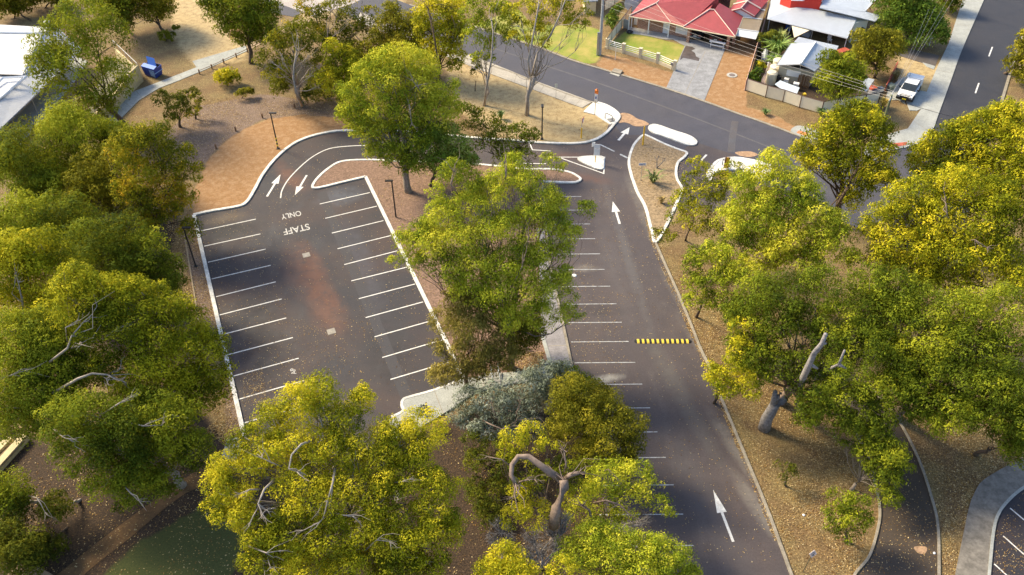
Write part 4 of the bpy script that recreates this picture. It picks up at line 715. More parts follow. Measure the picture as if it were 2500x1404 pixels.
def tuft(label, base, h, n, mat, spread=.5, w_=.05, name='grass_tuft', cat='plant'):
    b = G(*base); rng = np.random.default_rng(hash_(label)); r = thing(name, label, cat, b); mb = MB()
    for k in range(n):
        a = rng.uniform(0, 6.283); s1 = rng.uniform(.3, 1)*spread*h; p0 = b+np.array([math.cos(a), math.sin(a), 0])*.05
        p1 = b+np.array([math.cos(a)*s1*.6, math.sin(a)*s1*.6, h*rng.uniform(.55, .8)]); p2 = b+np.array([math.cos(a)*s1*1.3, math.sin(a)*s1*1.3, h*rng.uniform(.5, 1)])
        t = np.array([-math.sin(a), math.cos(a), 0])*w_
        mb.face(p0-t, p0+t, p1+t, p1-t); mb.face(p1-t, p1+t, p2)
    mb.build('blades', mat, r); return r
gr = M('blade_green', (.10, .16, .03), .6, .4, 4); gy = M('blade_straw', (.34, .25, .09), .8, .3, 4)
tuft('little green tuft on the pale grass left of the double stemmed gum', (1223, 290), 1.0, 90, gr, .5)
tuft('brown green tussock low on the right hand island', (1614, 498), .9, 70, gy, .5)
tuft('small dark tuft on the verge outside the cream fence', (1868, 280), .7, 60, gr, .9)
tuft('dark tuft at the foot of the cream fence bend', (2003, 282), .9, 90, gr, .8)
tuft('spiky green grass tree beside the EXIT sign', (1594, 447), 1.5, 42, M('blade_pale_green', (.20, .24, .07), .7, .4, 4), .95, .055, 'spiky_shrub', 'shrub')
tuft('arching palm like plant behind the garden shed path', (1894, 140), 2.6, 160, M('palm_green', (.20, .30, .05), .6, .3, 4), .75, .08, 'palm_plant', 'plant')
tuft('upright yellow green yucca in front of the blue roofed house', (1899, 115), 2.4, 90, M('yucca_green', (.30, .33, .08), .6, .3, 4), .4, .06, 'yucca', 'plant')
tuft('small palm like plant at the left end of the palm bed', (1886, 160), 1.5, 90, MATS['palm_green'], .8, .07, 'palm_plant', 'plant')
tuft('strappy green plant behind the timber fence beside the power pole', (1494, 72), 1.7, 80, MATS['palm_green'], .7, .06, 'palm_plant', 'plant')
tuft('tall dry yellow grass clump beside the white utility vehicle', (2185, 196), 1.2, 120, gy, .6)
tuft('yellow dry weeds at the foot of the street corner pole', (2155, 262), 1.2, 90, M('weed_yellow', (.50, .36, .06), .8, .3, 4), .6)
# bare things
def bare(name, label, cat, base, limbs, mat, group=None, y0=0.):
    B = G(*base); r = thing(name, label, cat, B, group); mb = MB()
    for pts, r1, r2 in limbs:
        Q = []
        for q in pts:
            d = FW+CR*(q[0]-1250)/F+CU*(702-q[1])/F
            t = (B[1]+y0+(q[2] if len(q) > 2 else 0)-CAM[1])/d[1]; P = CAM+d*t; P[2] = max(P[2], 0); Q.append(P)
        n = len(Q); mb.tube(Q, [r1+(r2-r1)*i/(n-1) for i in range(n)], 9)
    mb.build('trunk', mat, r, True); return r
sg = bare('tree_stump', 'thick hollow broken stump leaning beside the lane kerb', 'stump', (1866, 1046), [([(1864, 1050), (1872, 1022), (1885, 1000), (1893, 985)], .46, .34), ([(1885, 1003), (1890, 975), (1893, 955)], .28, .15), ([(1890, 997), (1905, 982), (1918, 972)], .30, .24), ([(1893, 985), (1900, 966), (1906, 960)], .16, .12)], BARK['dead'])
mb = MB(); q = G(1919, 971, 0); 
bare('dead_limb', 'bleached grey forked dead limb standing out of the green canopy', 'dead tree', (1950, 1010), [([(1950, 1010, 4.5), (1955, 935, 3), (1972, 897, 0), (1988, 862, 0), (2006, 840, 0), (2016, 815, 0)], .26, .12), ([(1978, 890), (1996, 900)], .14, .07), ([(2006, 842), (2018, 838)], .08, .05)], BARK['dead'], y0=-4.5)
bare('dead_limb', 'smaller bleached dead branch right of the forked one', 'dead tree', (2035, 990), [([(2035, 990, 4), (2022, 915, 3.5), (2032, 897, 1), (2048, 890, 0), (2062, 855, 0)], .12, .07), ([(2048, 890), (2066, 900)], .12, .04)], BARK['dead'], y0=-4.5)
def twigs(label, base, tops, n=26):
    B = G(*base); r = thing('dead_shrub', label, 'shrub', B); mb = MB(); rng = np.random.default_rng(hash_(label))
    for (x, y, rr) in tops:
        d = FW+CR*(x-1250)/F+CU*(702-y)/F; P = CAM+d*((B[1]-CAM[1])/d[1]); R = rr*np.linalg.norm(P-CAM)/F; P[2] = max(P[2], .5)
        st_ = wiggle(B, P, 4, .1, rng); mb.tube(st_, [.07, .055, .045, .035, .02], 5, False)
        for k in range(n):
            u = rng.normal(size=3); u /= np.linalg.norm(u); u[2] = abs(u[2])*.8
            e = P+u*R*rng.uniform(.6, 1.1); w1 = wiggle(st_[3], e, 3, .15, rng); mb.tube(w1, [.028, .02, .014, .006], 3, False)
            for j in range(4):
                f = w1[2]+rng.normal(size=3)*R*.28; mb.tube([w1[2], f], [.012, .005], 3, False)
    mb.build('twigs', BARK['dead'], r); return r
twigs('pale leafless shrub with frosty twigs left of the crooked gum foot', (1225, 1370), [(1215, 1285, 28), (1200, 1310, 20), (1240, 1310, 22)])
twigs('grey tangle of dry twigs below the crooked gum', (1320, 1390), [(1300, 1310, 34), (1340, 1290, 30), (1320, 1350, 40), (1370, 1330, 34), (1280, 1350, 30), (1385, 1255, 20)], 30)
twigs('fallen bare branch reaching over the lowest parking bay', (1500, 1300), [(1560, 1265, 24), (1585, 1265, 16)], 10)
twigs('sparse leafless sapling on the right hand island', (1602, 412), [(1606, 385, 10), (1622, 390, 9)], 5)
twigs('pale bare branches of a dead tree in front of the side road', (905, 120), [(890, 15, 20), (905, 55, 22), (800, 20, 10)], 8)
# fallen leaves
def leaves(polys, n, name, mat, z=.03, size=.11, w8=None):
    pts = []
    for poly, k in polys:
        P = np.array([p[:2] for p in L(*poly)]); lo, hi = P.min(0), P.max(0); got = 0
        while got < k:
            q = RNG.uniform(lo, hi, (k, 2)); ok = inpoly(q[:, 0], q[:, 1], P); q = q[ok]
            nz = np.sin(q[:, 0]*.9+1.3*np.sin(q[:, 1]*.5))*np.sin(q[:, 1]*.7+q[:, 0]*.3)+RNG.normal(size=len(q))*.8
            q = q[nz > -.1][:k-got]; pts.append(q); got += len(q)
    p = np.concatenate(pts); n = len(p); a = RNG.uniform(0, 6.283, n); s = RNG.uniform(.5, 1.2, n)*size
    nn = RNG.normal(size=(n, 3))*.3+np.array([0, 0, 1]); ax_ = np.stack([np.cos(a), np.sin(a), RNG.normal(size=n)*.2], 1); bx_ = np.cross(nn, ax_)
    c = np.column_stack([p, np.full(n, z)]); q = np.stack([c-ax_*s[:, None]*.5, c+bx_*s[:, None]*.2, c+ax_*s[:, None]*.5, c-bx_*s[:, None]*.2], 1).reshape(-1, 3)
    me = fast_mesh(name, q, np.arange(4*n).reshape(-1, 4), 4); at = me.attributes.new('tint', 'FLOAT', 'FACE'); at.data.foreach_set('value', RNG.random(n).astype(np.float32))
    me.materials.append(mat); o = bpy.data.objects.new(name, me); C.objects.link(o); o['kind'] = 'stuff'; o['label'] = 'dry fallen leaves lying loose over the ground'; return o
lm = leafmat('dry_leaves', [(.10, .05, .02), (.26, .15, .05), (.45, .30, .11), (.62, .50, .28)], .1)
leaves([([(480, 530), (890, 440), (1130, 930), (980, 980), (600, 1060)], 2400), ([(640, 780), (900, 780), (960, 900), (700, 960)], 500), ([(480, 530), (600, 500), (760, 940), (595, 1060)], 700), ([(590, 900), (640, 900), (660, 1030), (600, 1060)], 700), ([(640, 400), (840, 330), (840, 390), (760, 440), (700, 500), (620, 480)], 260),
        ([(1330, 460), (1540, 460), (1600, 600), (1710, 850), (1900, 1380), (1450, 1380), (1397, 900)], 2600), ([(1397, 900), (1397, 640), (1460, 640), (1540, 900)], 300), ([(1290, 355), (1480, 345), (1540, 300), (1540, 450), (1300, 400)], 150),
        ([(2150, 1260), (2140, 1180), (2230, 1110), (2290, 1300), (2290, 1404), (2100, 1404)], 900), ([(2430, 1300), (2500, 1200), (2500, 1404), (2420, 1404)], 400)], 0, 'fallen_leaves', lm, .034, .10)
leaves([([(1600, 590), (1730, 890), (1930, 1404), (2090, 1404), (2140, 1240), (2000, 1000), (1800, 700)], 15000), ([(1570, 510), (1600, 590), (1712, 850), (1905, 1320), (1890, 1320), (1700, 850), (1590, 600)], 2500),
        ([(2200, 1010), (2300, 1280), (2300, 1404), (2330, 1404), (2380, 1200), (2500, 1130), (2500, 950)], 8000), ([(0, 1080), (500, 1080), (600, 1110), (600, 1404), (0, 1404)], 3200), ([(480, 560), (590, 1060), (540, 1090), (440, 700), (400, 520)], 6000), ([(1080, 1050), (1400, 1030), (1400, 1404), (1080, 1404)], 1800), ([(480, 420), (560, 330), (640, 285), (840, 280), (840, 240), (480, 240), (420, 340)], 5000),
        ([(560, 1000), (600, 1060), (550, 1090), (500, 1050)], 1200),
        ([(100, 10), (600, 140), (900, 130), (840, 290), (500, 280), (300, 330), (330, 180)], 6000), ([(1100, 160), (1500, 310), (1400, 350), (1100, 330)], 2500)], 0, 'leaf_litter', lm, .03, .12)
leaves([([(900, 440), (1120, 900), (1330, 900), (1310, 460), (1100, 400)], 4500), ([(1240, 870), (1330, 860), (1320, 900), (1250, 920)], 1500), ([(1560, 345), (1690, 380), (1640, 560), (1540, 430)], 1200)], 0, 'leaf_litter', lm, .125, .12)
print('LEAVES', TOTAL[0])
# ---------------------------------------------------------------- walls and boxes from floor plans
def wall(mb, a, b, z0, z1, t=.15):
    a = np.array(a[:2], float); b = np.array(b[:2], float); d = (b-a)/np.linalg.norm(b-a); n = np.array([-d[1], d[0]])*t/2
    return mb.prism([a-n, b-n, b+n, a+n], z0, z1)
def bar(mb, a, b, r=.04, n=6): return mb.tube([a, b], r, n)
def P3(p, z): return np.array([p[0], p[1], z])
def lerp(a, b, t): return np.array(a)+(np.array(b)-np.array(a))*t
# ---------------------------------------------------------------- red roofed brick house
hl = thing('brick_house', 'brick house with a dark red hipped roof and double carport facing the street', 'house', G(1650, 90))
ez = 2.05
A1, A2, E1, C2, C3 = (G(x, y, ez) for x, y in ((1537, 38.5), (1637, 55), (1668, 66), (1794, 89), (1814, 40)))
u = (C2-A1); u[2] = 0; U0 = np.linalg.norm(u); u /= U0; v = np.array([-u[1], u[0], 0]); hang = math.atan2(u[1], u[0])
def hp(a, b, z): q = A1+u*a+v*b; return np.array([q[0], q[1], z])
def uv(p): d = np.array(p)-A1; return float(d@u), float(d@v)
rm = corrug('red_roof', (.34, .055, .062), 7, hang+math.pi/2, .55, 0., .12, .01, .88)
uA2 = uv(A2); uE = uv(E1); uC2 = uv(C2); uC3 = uv(C3); print('HOUSE', uA2, uE, uC2, uC3, U0, uv(G(1602, 8.5, 3.3)), uv(G(1738, 24, 3.2)))
apx = uv(G(1602, 8.5, 3.35)); apc = uv(G(1732, 24, 3.25)); apd = uv(G(1744, 25, 3.25))
D = 12.0; R = MB(); w2 = uA2[0]
t_ = .10
R.slab([hp(0, 0, ez), hp(*uA2, ez), hp(*apx, 3.35)], t_)                                             # hip end of the left wing
R.slab([hp(0, 0, ez), hp(*apx, 3.35), hp(apx[0]+.5, D, 3.35), hp(-.6, D, ez)], t_)
R.slab([hp(*uA2, ez), hp(uE[0]+.3, uE[1]+.25, ez), hp(uC3[0]-3.6, uC3[1]+.6, ez+.05), hp(uC3[0]-3.6, D-5, 3.9), hp(apx[0]+.5, D-5, 3.9), hp(*apx, 3.35)], t_)
R.slab([hp(apx[0]+.5, D-5, 3.9), hp(uC3[0]-3.6, D-5, 3.9), hp(uC3[0]-3.0, D+1, ez), hp(apx[0]+.5, D+1, ez)], t_)
R.build('roof', rm, hl)
Rc = MB()
Rc.slab([hp(*uE, ez+.02), hp(*uC2, ez+.02), hp(*apd, 3.25), hp(*apc, 3.25)], t_)
Rc.slab([hp(*uC2, ez+.02), hp(*uC3, ez+.02), hp(apd[0]-.1, apd[1]+2.5, 3.25), hp(*apd, 3.25)], t_)
Rc.slab([hp(*uE, ez+.02), hp(*apc, 3.25), hp(apc[0]-.2, apc[1]+2.5, 3.25), hp(uE[0]+.6, uE[1]+3.2, ez+.3)], t_)
Rc.build('carport_roof', rm, hl)
cap = M('cream_capping', (.72, .56, .48), .6, .1); tr = MB()
for a, b in ((hp(0, 0, ez), hp(*apx, 3.35)), (hp(*apx, 3.35), hp(apx[0]+.5, D, 3.37)), (hp(*uE, ez), hp(*apc, 3.25)), (hp(*apc, 3.27), hp(*apd, 3.27))): bar(tr, a+np.array([0, 0, .06]), b+np.array([0, 0, .06]), .075)
for a, b in ((hp(*uA2, ez), hp(*apx, 3.35)), (hp(*uC2, ez), hp(*apd, 3.25))): bar(tr, a+np.array([0, 0, .05]), b+np.array([0, 0, .05]), .045)
tr.build('ridge_capping', cap, hl)
g_ = MB()
for a, b in ((hp(0, -.05, ez-.08), hp(uA2[0], uA2[1]-.05, ez-.08)), (hp(uA2[0], uA2[1]-.05, ez-.08), hp(uE[0]+.3, uE[1]+.2, ez-.08)), (hp(uE[0], uE[1]-.06, ez-.06), hp(uC2[0], uC2[1]-.06, ez-.06)), (hp(uC2[0]+.05, uC2[1], ez-.06), hp(uC3[0]+.05, uC3[1], ez-.06))):
    bar(g_, a, b, .075, 4)
g_.build('gutter', m_cream, hl)
bk = brick('brick_wall', (.30, .12, .07), (.46, .22, .13), (.55, .47, .38), hang)
f0 = uv(G(1557, 68)); f1 = uv(G(1679, 100)); fv = (f0[1]+uv(G(1618, 81))[1])/2
W = MB()
wall(W, hp(f0[0], fv, 0), hp(uE[0]+.6, fv, 0), 0, ez-.05, .2); wall(W, hp(f0[0], fv, 0), hp(f0[0], D-1, 0), 0, ez-.05, .2); wall(W, hp(f0[0], D, 0), hp(uC2[0]-4, D, 0), 0, ez-.05, .2)
wall(W, hp(uE[0]+.6, fv, 0), hp(uE[0]+.6, D, 0), 0, ez-.05, .2)
wall(W, hp(uE[0]+.8, uE[1]+5.2, 0), hp(uC3[0]-.3, uC3[1]+.5, 0), 0, ez-.05, .2)
W.build('wall', bk, hl)
for px_, py_ in ((1679, 102.6), (1775, 119.7), (1790, 108)):
    q = G(px_, py_); mb = MB(); mb.box((q[0], q[1], ez/2-.02), (.34, .34, ez-.04), hang); mb.build('brick_pier', bk, hl)
for px_, py_ in ((1534, 75), (1541, 68), (1581.7, 84), (1630.5, 91.5)):
    q = G(px_, py_); mb = MB(); mb.box((q[0], q[1], ez/2-.05), (.12, .12, ez-.12), hang); mb.build('verandah_post', m_whitem, hl)
def panel(name, a0, a1, z0, z1, b, mat, parent, th=.06):
    mb = MB(); q = hp((a0+a1)/2, b, (z0+z1)/2); mb.box(q, (a1-a0, th, z1-z0), hang); return mb.build(name, mat, parent)
d0, d1 = uv(G(1617, 82))[0], uv(G(1632, 84))[0]
dr_ = panel('door', d0, d1, .1, 1.85, fv-.14, m_whitem, hl)
panel('pane', d0+.15, d1-.15, 1.0, 1.65, fv-.18, m_glass, dr_); panel('pane', d0+.15, d1-.15, .25, .85, fv-.18, m_glass, dr_)
w0, w1 = d1+.9, d1+2.8
wn = panel('window', w0, w1, .45, 1.75, fv-.13, m_whitem, hl)
panel('pane', w0+.1, w1-.1, 1.12, 1.65, fv-.17, m_glass, wn); panel('pane', w0+.1, w1-.1, .55, 1.05, fv-.165, M('blind_glass', (.55, .62, .68), .3, .2), wn)
for k in range(1, 5): panel('bar', w0+k*(w1-w0)/5-.02, w0+k*(w1-w0)/5+.02, .5, 1.7, fv-.2, m_whitem, wn, .03)
panel('side_panel', uv(G(1545, 62))[0], f0[0]-.1, 0, 1.9, fv+.8, M('pale_render', (.62, .68, .70), .6, .1), hl)
# right hand patio roof and gable wing
ga, gb, gc = G(1774, 30, 2.3), G(1808, 22, 3.0), G(1841, 41, 2.3)
back = np.array([.50, .87, 0])*6
gm_ = MB(); gm_.slab([ga, gb, gb+back, ga+back], .08); gm_.slab([gb, gc, gc+back, gb+back], .08); gm_.build('gable_roof', rm, hl)
gw = MB(); nn_ = back/np.linalg.norm(back)*.25
gw.face(ga+nn_-[0, 0, .1], gc+nn_-[0, 0, .1], gb+nn_-[0, 0, .12]); gw.face(P3(ga+nn_, 0), P3(gc+nn_, 0), gc+nn_-[0, 0, .1], ga+nn_-[0, 0, .1]); gw.build('gable_wall', m_whitem, hl)
wb = MB()
for k in (0.02, .45): bar(wb, ga+back*k+[0, 0, .07], gb+back*k+[0, 0, .07], .06 if k < .1 else .12, 4); bar(wb, gb+back*k+[0, 0, .07], gc+back*k+[0, 0, .07], .06 if k < .1 else .12, 4)
bar(wb, gb+[0, 0, .07], gb+back+[0, 0, .07], .09); wb.build('fascia', cap, hl)
pt = thing('patio_cover', 'brown sheeted patio cover with white beams, right of the red roof', 'patio', G(1830, 90))
MB().slab(L((1799, 70, 2.0), (1852, 77, 2.0), (1877, 0, 2.0), (1885, -40, 2.0), (1850, -40, 2.0), (1843, 25, 2.0), (1814, 42, 2.0)), .05).build('roof_sheet', corrug('brown_sheet', (.26, .21, .14), 6, hang+math.pi/2, .5, 0), pt)
mb = MB(); MB.slab(mb, L((1801, 70, 2.03), (1853, 77, 2.03), (1845, 96, 1.75), (1797, 87, 1.75)), .05); mb.build('front_panel', corrug('white_sheet', (.66, .69, .71), 6, hang+math.pi/2, .4, 0), pt)
for a, b in (((1815, 42), (1861, 47)), ((1848, 22), (1868, 25)), ((1853, 3), (1872, 5)), ((1799, 70), (1852, 77))): mb = MB(); bar(mb, G(*a, 2.06), G(*b, 2.06), .06, 4); mb.build('beam', m_whitem, pt)
o = MB(); o.prism(L((1788, 87), (1808, 90), (1806, 100), (1786, 98)), .01, .04); tag(o.build('door_mat', m_dark), 'black mat lying on the orange gravel by the carport', 'mat')
# ---------------------------------------------------------------- cars
def car_profile(mb, prof, w_, x_sign=1):
    n = len(prof); vs = [(x, -w_/2*k, z) for x, z, k in prof]+[(x, w_/2*k, z) for x, z, k in prof]
    mb.add(vs, [tuple(range(n)), tuple(range(2*n-1, n-1, -1))]+[(i, n+i, n+(i+1) % n, (i+1) % n) for i in range(n)]); return mb
def place(root, loc, ang):
    root.location = tuple(float(c) for c in loc); root.rotation_euler = (0, 0, ang)
def sedan(label, loc, ang, paint, group='cars in the carport'):
    r = thing('parked_car', label, 'car', (0, 0, 0), group)
    b = MB(); car_profile(b, [(2.1, .3, .92), (2.15, .62, .95), (1.1, .86, 1), (-1.75, .88, 1), (-2.05, .80, .95), (-2.1, .35, .92)], 1.7); b.build('body', paint, r)
    b = MB(); car_profile(b, [(1.05, .84, .9), (.45, 1.3, .76), (-1.1, 1.32, .76), (-1.7, .86, .9)], 1.62); b.build('cabin', m_glass, r)
    b = MB(); b.box((-.33, 0, 1.325), (1.5, 1.2, .03)); b.build('roof_panel', paint, r)
    for x in (-1.3, 1.3):
        for y in (-.8, .8): b = MB(); b.tube([(x, y-.1, .31), (x, y+.1, .31)], .31, 14); b.build('wheel', m_black, r)
    for y in (-.6, .6): b = MB(); b.box((-2.09, y, .66), (.05, .3, .14)); b.build('tail_light', M('red_lamp', (.35, .02, .02), .3, .1), r)
    for y in (-.6, .6): b = MB(); b.box((2.12, y, .62), (.05, .32, .14)); b.build('headlight', M('lamp_glass', (.75, .77, .8), .15, .05), r)
    b = MB(); b.box((-2.11, 0, .55), (.03, .4, .13)); b.build('number_plate', m_whitem, r); b = MB(); b.box((-2.1, 0, .4), (.08, 1.5, .14)); b.build('bumper', M('bumper', (.30, .31, .32), .5, .1), r)
    place(r, loc, ang); return r
sedan('dark car standing in the left bay of the carport', G(1708, 82), hang+math.pi/2, M('dark_paint', (.03, .035, .045), .3, .1))
sedan('dark car with a silver bumper in the right bay of the carport', G(1757, 91), hang+math.pi/2, M('brown_paint', (.07, .05, .04), .3, .1))
o = MB(); a = G(1752, 103, .9); o.box(a, (2.0, .35, .12), hang); o.box(a-[0, 0, .45], (1.8, .2, .06), hang)
for s in (-.8, .8): o.box(a+u*s-[0, 0, .45], (.06, .06, .85), hang)
tag(o.build('work_bench', m_whitem), 'long white bench at the mouth of the carport', 'bench')
# utility vehicle
ut = thing('utility_vehicle', 'white utility with bull bar and yellow number plate on the concrete drive', 'utility truck', (0, 0, 0))
wp = M('white_car_paint', (.78, .79, .80), .25, .04)
b = MB(); car_profile(b, [(2.25, .35, .9), (2.3, .75, .92), (2.15, .92, .95), (1.15, 1.02, 1), (-2.3, 1.02, 1), (-2.3, .4, 1)], 1.75); b.build('body', wp, ut)
b = MB(); car_profile(b, [(1.12, 1.0, .93), (.45, 1.56, .8), (-.95, 1.58, .8), (-1.2, 1.02, .93)], 1.68); b.build('cabin', m_glass, ut)
b = MB(); b.box((-.25, 0, 1.585), (1.42, 1.36, .05)); b.box((-.25, .66, 1.3), (.09, .06, .55)); b.box((-.25, -.66, 1.3), (.09, .06, .55)); b.build('roof_panel', wp, ut)
b = MB(); b.box((-1.75, 0, 1.28), (1.1, 1.7, .5)); b.box((-1.75, 0, 1.54), (1.14, 1.74, .04)); b.build('canopy', wp, ut)
for y in (-.66, .66):
    b = MB(); b.box((2.29, y, .78), (.06, .34, .2)); b.build('headlight', MATS['lamp_glass'], ut)
    b = MB(); b.box((.75, y*1.5, 1.12), (.12, .2, .14)); b.build('mirror', m_black, ut)
for x in (-1.45, 1.45):
    for y in (-.8, .8): b = MB(); b.tube([(x, y-.12, .36), (x, y+.12, .36)], .36, 16); b.build('wheel', m_black, ut)
b = MB(); b.box((2.42, 0, .58), (.12, 1.7, .22)); [b.tube([(2.45, y, .5), (2.42, y, 1.02)], .035, 6) for y in (-.42, .42)]; b.tube([(2.44, -.62, 1.02), (2.44, .62, 1.02)], .035, 6); b.tube([(2.44, -.8, .8), (2.44, .8, .8)], .03, 6)
b.build('bull_bar', m_black, ut)
b = MB(); b.box((2.5, .05, .6), (.02, .42, .14)); b.build('number_plate', M('plate_yellow', (.85, .72, .03), .4, .05), ut)
b = MB(); b.box((2.31, 0, .75), (.03, .8, .18)); b.build('grille', m_dark, ut)
b = MB(); b.box((1.66, 0, 1.0), (.8, 1.2, .03)); b.build('bonnet_scoop', m_whitem, ut)
fr = G(2203, 252); bd = G(2249, 178, .3)-fr; bd[2] = 0; bd /= np.linalg.norm(bd); place(ut, fr+bd*2.35, math.atan2(-bd[1], -bd[0]))
la = thing('ladder', 'grey ladder standing up behind the white utility', 'ladder', G(2232, 190)); mb = MB()
q0, q1 = G(2236, 195, .6), G(2218, 186, .6)
a = G(2212, 200, 1.0); b2 = G(2222, 180, 1.9)
for s in (-.16, .16): bar(mb, a+np.array([s, 0, 0]), b2+np.array([s, .2, 0]), .05, 4)
for k in range(6): q = lerp(a, b2, k/5); bar(mb, q-[.16, 0, 0], q+[.16, 0, 0], .03, 4)
mb.build('rails', m_steel, la)
# ---------------------------------------------------------------- blue-grey roofed house
bh = thing('verandah_house', 'house with pale blue grey metal roofs and a bright red upper wall', 'house', G(1980, 70))
be = 1.75; ba = math.atan2(*(lambda d: (d[1], d[0]))(G(2069, 93, be)-G(1873, 45, be)))
br_ = corrug('blue_grey_roof', (.48, .53, .60), 9, ba+math.pi/2, .35, .2, .06, .01, .9)
R = MB(); p1, p2, p3, p4 = G(1873, 45, be), G(2069, 93, be), G(2092, 44.5, 2.9), G(1953, 14.5, 2.9)
R.slab([p1, p2, p3, p4], .08); R.slab([p1, p4, G(1948, -10, 2.9), G(1900, -50, 2.9), G(1887, -30, be)], .08); R.build('roof', br_, bh)
U = MB(); U.slab(L((2001, 19, 3.5), (2136, 52, 3.1), (2152.6, 38.5, 3.1), (2112, 28, 3.45), (2015, 6, 3.75)), .08); U.slab(L((2001, 19, 3.52), (2112, 28, 3.47), (2140, -2, 3.8), (2160, -50, 3.9), (2040, -60, 3.9)), .08); U.build('upper_roof', corrug('upper_sheet', (.50, .55, .62), 9, ba+math.pi/2, .35, .2, .06, .01, .9), bh)
red = M('red_render', (.62, .035, .02), .6, .08)
q = L((1905.5, 0, 2.9), (1929.4, 13, 2.9), (2000, 23.5, 2.9), (2011, 0, 2.9)); mb = MB(); mb.prism([q[0], q[1], q[2], q[3], q[3]+np.array([2, 6, 0]), q[0]+np.array([2, 6, 0])], 2.2, 4.3)
mb.build('upper_wall', red, bh)
mb = MB(); a, b = G(1932, 0, 3.75), G(2009, 3, 3.75); bar(mb, a, b, .1, 4); mb.build('white_band', m_whitem, bh)
mb = MB(); wl = L((2073, 104), (2107, 97.5), (2113, 82), (2050, 60)); mb.prism([wl[0], wl[1], wl[1]+np.array([.8, 3, 0]), wl[0]+np.array([-1, 5, 0])], 0, 2.6); mb.build('end_wall', M('pale_green_render', (.62, .68, .60), .7, .06), bh)
mb = MB(); c = G(2103, 75, 1.4); mb.box(c+np.array([.1, -.1, 0]), (.12, .75, .9), ba+1.0); mb.build('window', m_glass, bh)
mb = MB(); wq = [G(1885, 62), G(2060, 108)]; n_ = np.array([-(wq[1]-wq[0])[1], (wq[1]-wq[0])[0], 0]); n_ /= np.linalg.norm(n_)
wall(mb, wq[0]+n_*3.2, wq[1]+n_*3.0, 0, 2.2, .15); mb.build('wall', M('brown_render', (.20, .12, .07), .8, .4, 2), bh)
for px_, py_ in ((1874, 74), (1925, 85), (1980, 93), (2022, 104), (2060, 122)):
    q = G(px_, py_); mb = MB(); bar(mb, q, P3(q, be-.03), .05, 6); mb.build('verandah_post', m_whitem, bh)
for px_, py_ in ((2128, 84), (2140, 76)):
    q = G(px_, py_); mb = MB(); bar(mb, q, P3(q, 2.3), .05, 6); mb.build('verandah_post', m_steel, bh)
mb = MB(); bar(mb, p1+[0, 0, -.06], p2+[0, 0, -.06], .08, 4); bar(mb, G(2001, 19, 3.45), G(2136, 52, 3.04), .07, 4); mb.build('gutter', m_steel, bh)
ss = thing('shade_sail', 'cream triangular shade sail hung from the verandah eave', 'sail', G(1945, 95, 0)); mb = MB()
mb.slab(L((1933, 63, 1.65), (1976, 74, 1.65), (1939, 92, 1.0)), .02); mb.build('cloth', M('sail_cream', (.68, .62, .48), .8, .06), ss)
def clutter(name, label, cat, p, size, mat, ang=.3, group=None):
    q = G(*p); r = MB(); sx, sy, sz = size
    r.box((q[0], q[1], sz*.42), (sx, sy, sz*.84), ang); r.box((q[0], q[1], sz*.92), (sx*1.08, sy*1.08, sz*.16), ang)
    return tag(r.build(name, mat), label, cat, group)
clutter('storage_box', 'pale blue storage box standing under the verandah edge', 'box', (1968, 88), (.9, .6, .7), M('pale_blue', (.42, .50, .60), .5, .15), ba)
clutter('storage_box', 'blue tarpaulin covered box under the left end of the verandah', 'box', (1925, 72), (.7, .6, .8), M('blue_tarp', (.04, .12, .42), .5, .2), ba)
ch = thing('garden_chair', 'white garden chair under the verandah beside the third post', 'chair', G(2024, 104)); c = G(2024, 104)
mb = MB(); mb.box((c[0], c[1], .4), (.5, .5, .05), ba); mb.build('seat', m_whitem, ch); mb = MB(); mb.box((c[0], c[1]+.25, .65), (.5, .05, .5), ba); mb.build('backrest', m_whitem, ch)
for sx in (-.2, .2):
    for sy in (-.2, .2): mb = MB(); mb.box((c[0]+sx, c[1]+sy, .19), (.04, .04, .38)); mb.build('leg', m_whitem, ch)
# ---------------------------------------------------------------- gabled shed
sh = thing('garden_shed', 'cream gabled shed with a two pane window and pale blue grey roof', 'shed', G(1930, 210))
se, sr = 2.15, 2.95
a0, a1, b0, b1, r0, r1 = G(1896, 159, se), G(1931, 106, se), G(1988, 175, se), G(2034, 128, se), G(1955, 157, sr), G(1991, 104, sr)
sa = math.atan2((a1-a0)[1], (a1-a0)[0])
mb = MB(); mb.slab([a0, r0, r1, a1], .06); mb.slab([r0, b0, b1, r1], .06); mb.build('roof', br_, sh)
mb = MB(); bar(mb, r0+[0, 0, .04], r1+[0, 0, .04], .14, 5); mb.build('ridge_cap', M('pale_cap', (.66, .70, .76), .4, .05), sh)
mb = MB(); bar(mb, a0-[0, 0, .03], r0-[0, 0, .03], .06, 4); bar(mb, r0-[0, 0, .03], b0-[0, 0, .03], .06, 4); bar(mb, a0-[0, 0, .03], a1-[0, 0, .03], .06, 4); mb.build('gutter', M('slate_trim', (.12, .13, .15), .5, .1), sh)
inn = (a1-a0)/np.linalg.norm(a1-a0)*.45; crs = (b0-a0)/np.linalg.norm(b0-a0); cx_ = crs*.25
mb = MB(); c1, c2_, c3, c4 = a0+inn+cx_, b0+inn-cx_, b1-inn-cx_, a1-inn+cx_; mb.prism([c1, c2_, c3, c4], 0, se-.1)
shw = corrug('shed_wall', (.52, .48, .38), 8, sa, .6, 0, .1, .01, .92); mb.build('wall', shw, sh)
mb = MB(); gmid = r0+inn; mb.face(P3(c1, se-.09), P3(c2_, se-.09), P3(gmid, sr-.15)); mb.build('gable_vent', m_dark, sh)
mb = MB(); f1_ = a0+inn*.4; f2_ = b0+inn*.4; f3_ = r0+inn*.4
